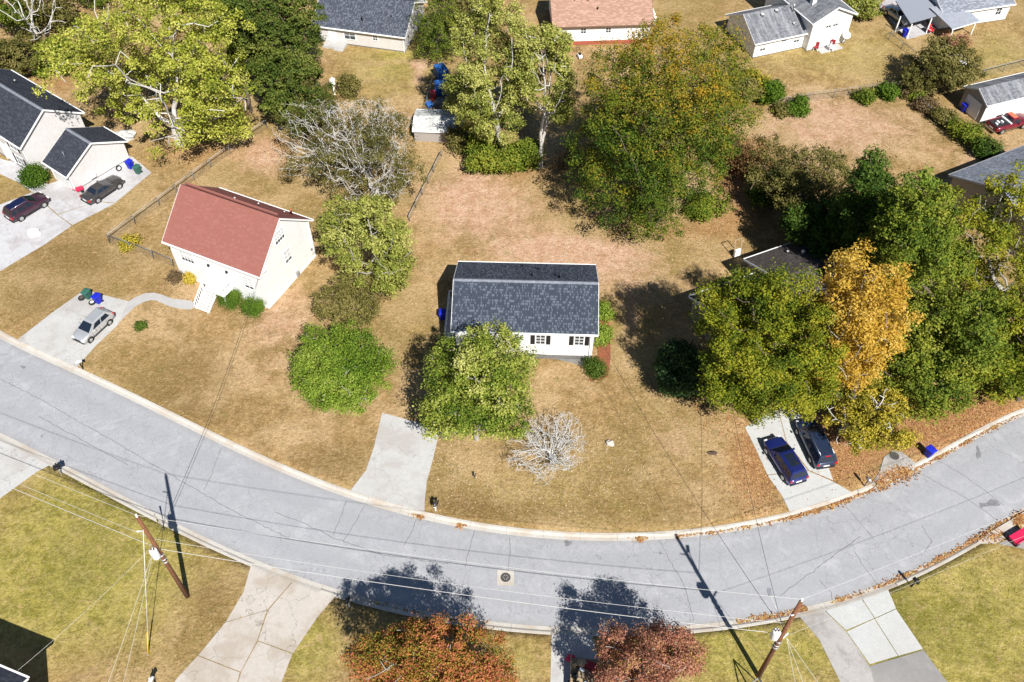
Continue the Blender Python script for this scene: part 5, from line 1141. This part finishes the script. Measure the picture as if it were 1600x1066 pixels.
def chair(label, px, rz, m, s=1.0):
    c = g(*px); e = empty('garden_chair', (c.x, c.y, .06), R(rz), label, 'chair', 'garden chairs'); 
    MB().box(-.3*s,.3*s,-.3*s,.3*s,.4,.5).build('seat', m, e); MB().box(-.3*s,.3*s,.24*s,.32*s,.5,1.05).build('backrest', m, e)
    for x in (-1,1):
        for y in (-1,1): MB().box(x*.27*s-.03,x*.27*s+.03,y*.27*s-.03,y*.27*s+.03,0,.4).build('leg', M_trim, e)
        MB().box(x*.32*s-.03,x*.32*s+.03,-.3*s,.3*s,.62,.68).build('armrest', M_trim, e)
M_cush = pmat('red_cushion', (.30,.03,.04), .8, .2)
chair('red cushioned garden chair beside the gabled house door', (1274,79), -20, M_cush); chair('red and white garden chair at the corner of the gabled house', (1300,72), 160, M_cush); chair('white garden chair on the small patio', (1299,80), 60, M_trim)
chair('bright red chair under the tin lean-to', (1452,52), 30, pmat('bright_red', (.5,.03,.04)), 1.3)
c = g(1318,70); e = empty('satellite_dish', (c.x,c.y,0), 0, 'large white satellite dish beside the gabled house', 'satellite dish'); MB().tube((0,0,-.1),(0,0,1.3), .05).build('mast', M_steel, e)
do = MB().lathe([(.03,0),(.3,.05),(.55,.17)], k=18, cap=False).build('reflector', M_trim, e, loc=(0,0,1.35)); do.rotation_euler = (R(35), 0, 0)
c = g(906,90); e = empty('lawn_mower', (c.x,c.y,0), .3, 'small white and black mower against the brick base', 'mower'); MB().box(-.3,.3,-.45,.4,.15,.4,top=.06).build('deck', M_trim, e); MB().box(-.15,.15,-.1,.25,.4,.62).build('engine', M_dark, e); MB().path([(-.25,.4,.3),(-.25,.95,.95),(.25,.95,.95),(.25,.4,.3)], .025).build('handle', M_dark, e)
for x in (-.32,.32):
    for y in (-.33,.3): MB().lathe([(.13,-.04),(.13,.04)], c=(x,y,.13), axis='x', k=12).build('wheel', M_rubber, e)
# leaning frame with white cloth
c = g(1152,402); e = empty('leaning_frame', (c.x,c.y,0), R(25), 'wooden frame with white cloth behind the dark roofed house', 'frame'); M_wood = pmat('weathered_wood', (.36,.27,.17), .85, .3, 5)
for x in (-.45,.45): MB().tube((x,0,0),(x*.9,.5,2.2), .05, k=5).build('upright', M_wood, e)
for z in (.5,2.15): MB().tube((-.45,.5*z/2.2,z),(.45,.5*z/2.2,z), .045, k=5).build('crosspiece', M_wood, e)
MB().box(-.4,.35,.0,.3,.1,1.0,top=.05).build('cloth', M_trim, e)
# clutter beside the mottled shed
P_tarp = pmat('blue_tarp', (.03,.12,.38), .5, .3, 4)
def crate(name, label, px, s, m, rz=0, cat='crate'):
    c = g(*px); e = empty(name, (c.x,c.y,0), R(rz), label, cat); MB().box(-s[0]/2,s[0]/2,-s[1]/2,s[1]/2,0,s[2],top=-.04).build('body', m, e, bevel=.03); MB().box(-s[0]/2-.07,s[0]/2+.07,-s[1]/2-.07,s[1]/2+.07,s[2],s[2]+.08,top=.05).build('lid', m, e)
crate('storage_crate', 'large blue covered crate in the shade by the mottled shed', (692,145), (1.9,1.6,1.3), P_tarp, 8); crate('storage_crate', 'tilted blue tarp covered crate in the shade', (690,122), (1.3,1.8,1.5), P_tarp, 25); crate('storage_crate', 'small blue crate beside the shed wall', (703,152), (.9,.9,.8), P_bblue, 40)
crate('barrel_box', 'deep blue box under the feathery cedar', (687,78), (1.0,1.0,1.1), P_bblue); crate('tool_chest', 'red tool chest among the clutter by the shed', (677,155), (.6,.8,1.0), M_cush, 10, 'chest'); crate('tool_chest', 'light blue tub at the shed corner', (671,167), (.7,.7,.5), P_tarp, 30, 'tub')
lump('scrap_heap', 'heap of brown scrap beside the blue crates', 'heap', (692,163), (1.2,.9), .5, M_found, 5); lump('scrap_heap', 'pale junk heap behind the garage wing', 'heap', (196,214), (1.3,.8), .6, pmat('pale_junk', (.5,.5,.48), .7, .6, 4), 6); 
c = g(523,148); e = empty('birdhouse_post', (c.x,c.y,0), .2, 'white birdhouse on a post beside the dense dark pine', 'birdhouse'); MB().box(-.1,.1,-.1,.1,-.1,1.6).build('post', M_trim, e); MB().box(-.3,.3,-.25,.25,1.6,2.1).build('house_box', M_trim, e); m = MB(); m.loft([[(-.36,-.3,2.1),(.36,-.3,2.1),(0,-.3,2.4)],[(-.36,.3,2.1),(.36,.3,2.1),(0,.3,2.4)]]); m.sm=set(); m.build('roof', M_trim, e)
# red cart by the drain
c = g(1590,843); e = empty('toy_wagon', (c.x,c.y,.03), R(28), 'red toy wagon with white end beside the drain', 'wagon'); M_pink = pmat('red_plastic', (.60,.02,.08), .4, .1)
b = MB(); b.loft([[(-.8,-.32,.25),(.7,-.32,.25),(.7,.32,.25),(-.8,.32,.25)],[(-.9,-.42,.62),(.8,-.42,.62),(.8,.42,.62),(-.9,.42,.62)]]); b.sm=set(); b.build('tub', M_pink, e); MB().box(.72,.95,-.35,.35,.3,.8,top=.05).build('seat_back', M_trim, e); MB().box(-.9,.8,-.44,-.38,.62,.7).build('rim', M_pink, e); MB().path([(-.85,0,.4),(-1.3,0,.9)], .03).build('handle', M_dark, e)
for x in (-.6,.55):
    for y in (-.4,.4): MB().lathe([(.2,-.05),(.2,.05)], c=(x,y,.2), axis='y', k=12).build('wheel', M_dark, e)
c = g(126,300); e = empty('red_cart', (c.x,c.y,.02), R(30), 'small red hand cart behind the graphite sedan', 'cart'); MB().box(-.35,.35,-.25,.25,.3,.55,top=-.05).build('tray', M_pink, e); MB().path([(-.35,0,.4),(-.9,0,.85)], .03).build('handle', M_pink, e); MB().lathe([(.18,-.04),(.18,.04)], c=(.2,.28,.18), axis='y', k=12).build('wheel', M_rubber, e); MB().lathe([(.18,-.04),(.18,.04)], c=(.2,-.28,.18), axis='y', k=12).build('wheel', M_rubber, e)
# loaded trailer on the shaded driveway
c = g(912,1068); e = empty('utility_trailer', (c.x,c.y,.03), R(-4), 'utility trailer piled with boxes on the shaded driveway', 'trailer')
MB().box(-1.0,1.0,-2.0,1.6,.5,.6).build('bed', M_wood, e)
for x in (-1.0,1.0): MB().box(x-.04,x+.04,-2.0,1.6,.6,1.05).build('side_board', M_wood, e)
for x in (-1.08,1.08): MB().lathe([(.32,-.1),(.32,.1)], c=(x,-.3,.32), axis='x', k=16).build('wheel', M_rubber, e)
MB().box(-.04,.04,1.6,2.6,.42,.5).build('tow_bar', M_steel, e)
rg = random.Random(4); cl = [M_trim, pmat('cardboard', (.45,.32,.2), .9, .2, 4), pmat('pale_blue_box', (.35,.42,.6)), M_cush, M_wood, M_dark]
for i in range(16):
    x, y = rg.uniform(-.75,.75), rg.uniform(-1.7,1.35); s = rg.uniform(.15,.3); o = MB().box(-s,s,-s*.8,s*.8,0,rg.uniform(.25,.6)).build('load_box', cl[i%6], e, bevel=.02, loc=(x,y,.6)); o.rotation_euler = (0,0,rg.uniform(0,3))
lump('pink_bundle', 'pink and white bundle lying ahead of the loaded trailer', 'bundle', (892,1030), (.4,.28), .35, M_pink, 8)
# swing frame
c = g(1176,1085); e = empty('swing_frame', (c.x,c.y,0), R(0), 'grey swing frame at the foot of the street lamp pole', 'swing'); ap = Vector((-.05,.25,2.6)); bd = Vector((1.0,-2.6,0))
for f in ((-.9,.3),(.8,.6)): MB().tube((f[0],f[1],-.05), ap, .05, k=7).build('leg', M_steel, e)
for f in ((-.9,.3),(.8,.6)): MB().tube((f[0]+bd.x,f[1]+bd.y,-.05), ap+bd, .05, k=7).build('leg', M_steel, e)
MB().tube(ap, ap+bd, .06, k=7).build('beam', M_steel, e)
for t in (.35,.6): q = ap+bd*t; MB().tube(q, q-Vector((0,0,2.0)), .015, k=4).build('chain', M_steel, e)
q = ap+bd*.475-Vector((0,0,2.0)); MB().box(q.x-.18,q.x+.18,q.y-.36,q.y+.36,q.z-.03,q.z).build('seat', M_dark, e)

# mulch beds
M_mulch = pmat('red_mulch', (.26,.09,.045), .95, .5, 7, .8, 14)
def bed(label, pts, m): o = MB().prism([(p.x,p.y) for p in (g(*q) for q in pts)], -.05, .05).build('mulch_bed', m, None, label=label, cat='mulch bed', kind='structure')
bed('red mulch bed along the side of the navy roofed house', [(930,470),(948,470),(953,520),(954,560),(950,590),(922,596),(925,562),(934,555)], M_mulch)
bed('gravel bed along the foot of the navy roofed house', [(790,548),(840,548),(880,553),(916,566),(912,572),(870,562),(830,558),(785,562)], pmat('grey_gravel', (.22,.21,.195), .95, .5, 9, .8, 20))

# ------------------------------------------------------------------ fallen leaves and grass
def inside(X, Y, poly):
    c = np.zeros(len(X), bool); n = len(poly); j = n-1
    for i in range(n):
        xi, yi = poly[i]; xj, yj = poly[j]; t = ((yi > Y) != (yj > Y)) & (X < (xj-xi)*(Y-yi)/(yj-yi+1e-12)+xi); c ^= t; j = i
    return c
def scatter_leaves(name, label, X, Y, Z, size, pal, rg):
    n = len(X); P = np.stack([X, Y, Z+.012+rg.random(n)*.02], -1); nr = unit(rg.normal(size=(n,3))*.3+np.array([0,0,1])); t = unit(np.cross(nr, rg.normal(size=(n,3)))); b = np.cross(nr, t); s = size*rg.uniform(.6,1.4,n)[:,None]
    v = np.stack([P-t*s*.5, P-b*s*.33, P+t*s*.5+nr*s*.15, P+b*s*.33], 1).reshape(-1,3); o = fast_mesh(name, v, np.arange(4*n).reshape(n,4), leafmat('fallen_'+pal, PAL[pal], .1, .7), fattr=dict(tint=rg.random(n))); o.data.polygons.foreach_get
    tag(o, label, 'leaves', kind='stuff')
rg = np.random.default_rng(99); PAL['fall'] = [(.12,.05,.02),(.25,.10,.04),(.38,.18,.075),(.46,.27,.13),(.48,.36,.10)]; PAL['pale'] = [(.28,.18,.09),(.42,.31,.18),(.58,.48,.34)]
def gauss(cx, cy, rx, ry, n): return np.array([list(g(cx+rg.normal()*rx, cy+rg.normal()*ry))[:2] for _ in range(n)])
A = np.concatenate([gauss(*a) for a in ((1190,720,30,60,2000),(1440,665,80,40,3600),(1310,725,35,30,1000),(1520,640,70,25,1800),(1155,290,30,40,1400),(1060,358,70,12,900),(820,270,60,18,900),(300,235,60,14,1200),(1130,640,30,30,700))]); 
ok = (A[:,1] > gN(A[:,0])+.02)
A = A[ok]; on = np.zeros(len(A), bool)
for p in DRIVE_POLYS: on |= inside(A[:,0], A[:,1], p)
A = A[~on | (rg.random(len(A)) < .06)]
scatter_leaves('leaf_litter', 'orange fallen leaves strewn under the grove and the huge green tree', A[:,0], A[:,1], 0*A[:,0], .14, 'fall', rg)
GX, GY, GZ = [], [], []
for f, sd, runs in ((yN, 1, ((1237,1330,800),(1330,1420,300),(1425,1480,220),(1500,1550,200),(1560,1600,120),(640,665,160),(712,735,160),(980,1010,200),(1050,1235,260))), (yS, -1, ((1150,1245,500),(1290,1330,120),(1370,1420,200),(1430,1470,160),(1500,1600,260),(1470,1560,350),(560,760,60)))):
    for a, b, n in runs:
        xa, xb = g(a, 800 if sd > 0 else 930).x, g(b, 780 if sd > 0 else 850).x
        if b > 1420: xb = g(b, 660 if sd > 0 else 800).x
        x = (xa+xb)/2+(xb-xa)*np.clip(rg.normal(size=n)*.24, -.75, .75) if b-a < 60 else rg.uniform(xa, xb, n); x = x+np.sin(x*2.1)*.35; d = np.abs(rg.normal(size=n))*.17+.02; nx, ny = nrm(f, x); GX.append(x+nx*sd*(.30-d)); GY.append(f(x)+ny*sd*(.30-d)); GZ.append(np.full(n, ROAD_Z+.03))
scatter_leaves('gutter_leaves', 'orange leaves drifted along the kerb gutters', np.concatenate(GX), np.concatenate(GY), np.concatenate(GZ), .17, 'fall', rg)
A = np.concatenate([gauss(*a) for a in ((1395,745,14,6,420),(1412,737,10,5,260),(1378,758,6,5,200),(1590,815,5,6,260),(1555,838,12,5,160))]); scatter_leaves('drain_leaves', 'orange leaves heaped in the storm drain throats', A[:,0], A[:,1], 0*A[:,0]+.055, .17, 'fall', rg)
A = np.concatenate([gauss(*a) for a in ((850,720,140,50,3500),(920,410,130,25,2500),(1000,520,60,80,900),(700,730,25,40,500))]); A = A[A[:,1] > gN(A[:,0])]
on = np.zeros(len(A), bool)
for p in DRIVE_POLYS: on |= inside(A[:,0], A[:,1], p)
A = A[~on]; scatter_leaves('pale_leaf_specks', 'pale dry leaf specks over the front and back lawns', A[:,0], A[:,1], 0*A[:,0], .11, 'pale', rg)
def grass(n):
    px, py = rg.uniform(-40, 1640, n), 1100-1160*np.sqrt(rg.random(n)*.0+rg.random(n)); d = np.stack([(px-800)/FOC, math.cos(PITCH)-math.sin(PITCH)*(py-533)/FOC, -math.sin(PITCH)-math.cos(PITCH)*(py-533)/FOC], -1); t = -CAM_H/d[:,2]; X, Y = d[:,0]*t, d[:,1]*t
    ok = ((Y > gN(X)+.03) | (Y < gS(X)-.03)) & (Y < 130) & (Y > 10)
    for p in DRIVE_POLYS: ok &= ~inside(X, Y, p)
    X, Y = X[ok], Y[ok]; n = len(X); h = rg.uniform(.03,.085,n); w = rg.uniform(.05,.12,n); a = rg.uniform(0, 2*np.pi, n); u = np.stack([np.cos(a), np.sin(a), 0*a], -1)*w[:,None]; P = np.stack([X, Y, 0*X-.005], -1)
    tip = P+np.stack([rg.normal(size=n)*.06, rg.normal(size=n)*.06, h], -1); v = np.stack([P-u, P+u, tip], 1).reshape(-1,3); at = patches(X, Y)
    o = fast_mesh('grass', v, np.arange(3*n).reshape(n,3), M_lawn, vattr={k: np.repeat(q, 3) for k, q in zip(('green','litter','bare','brown'), at)}); tag(o, 'short dry grass tufts covering the lawns', 'grass', kind='stuff')
grass(120000)
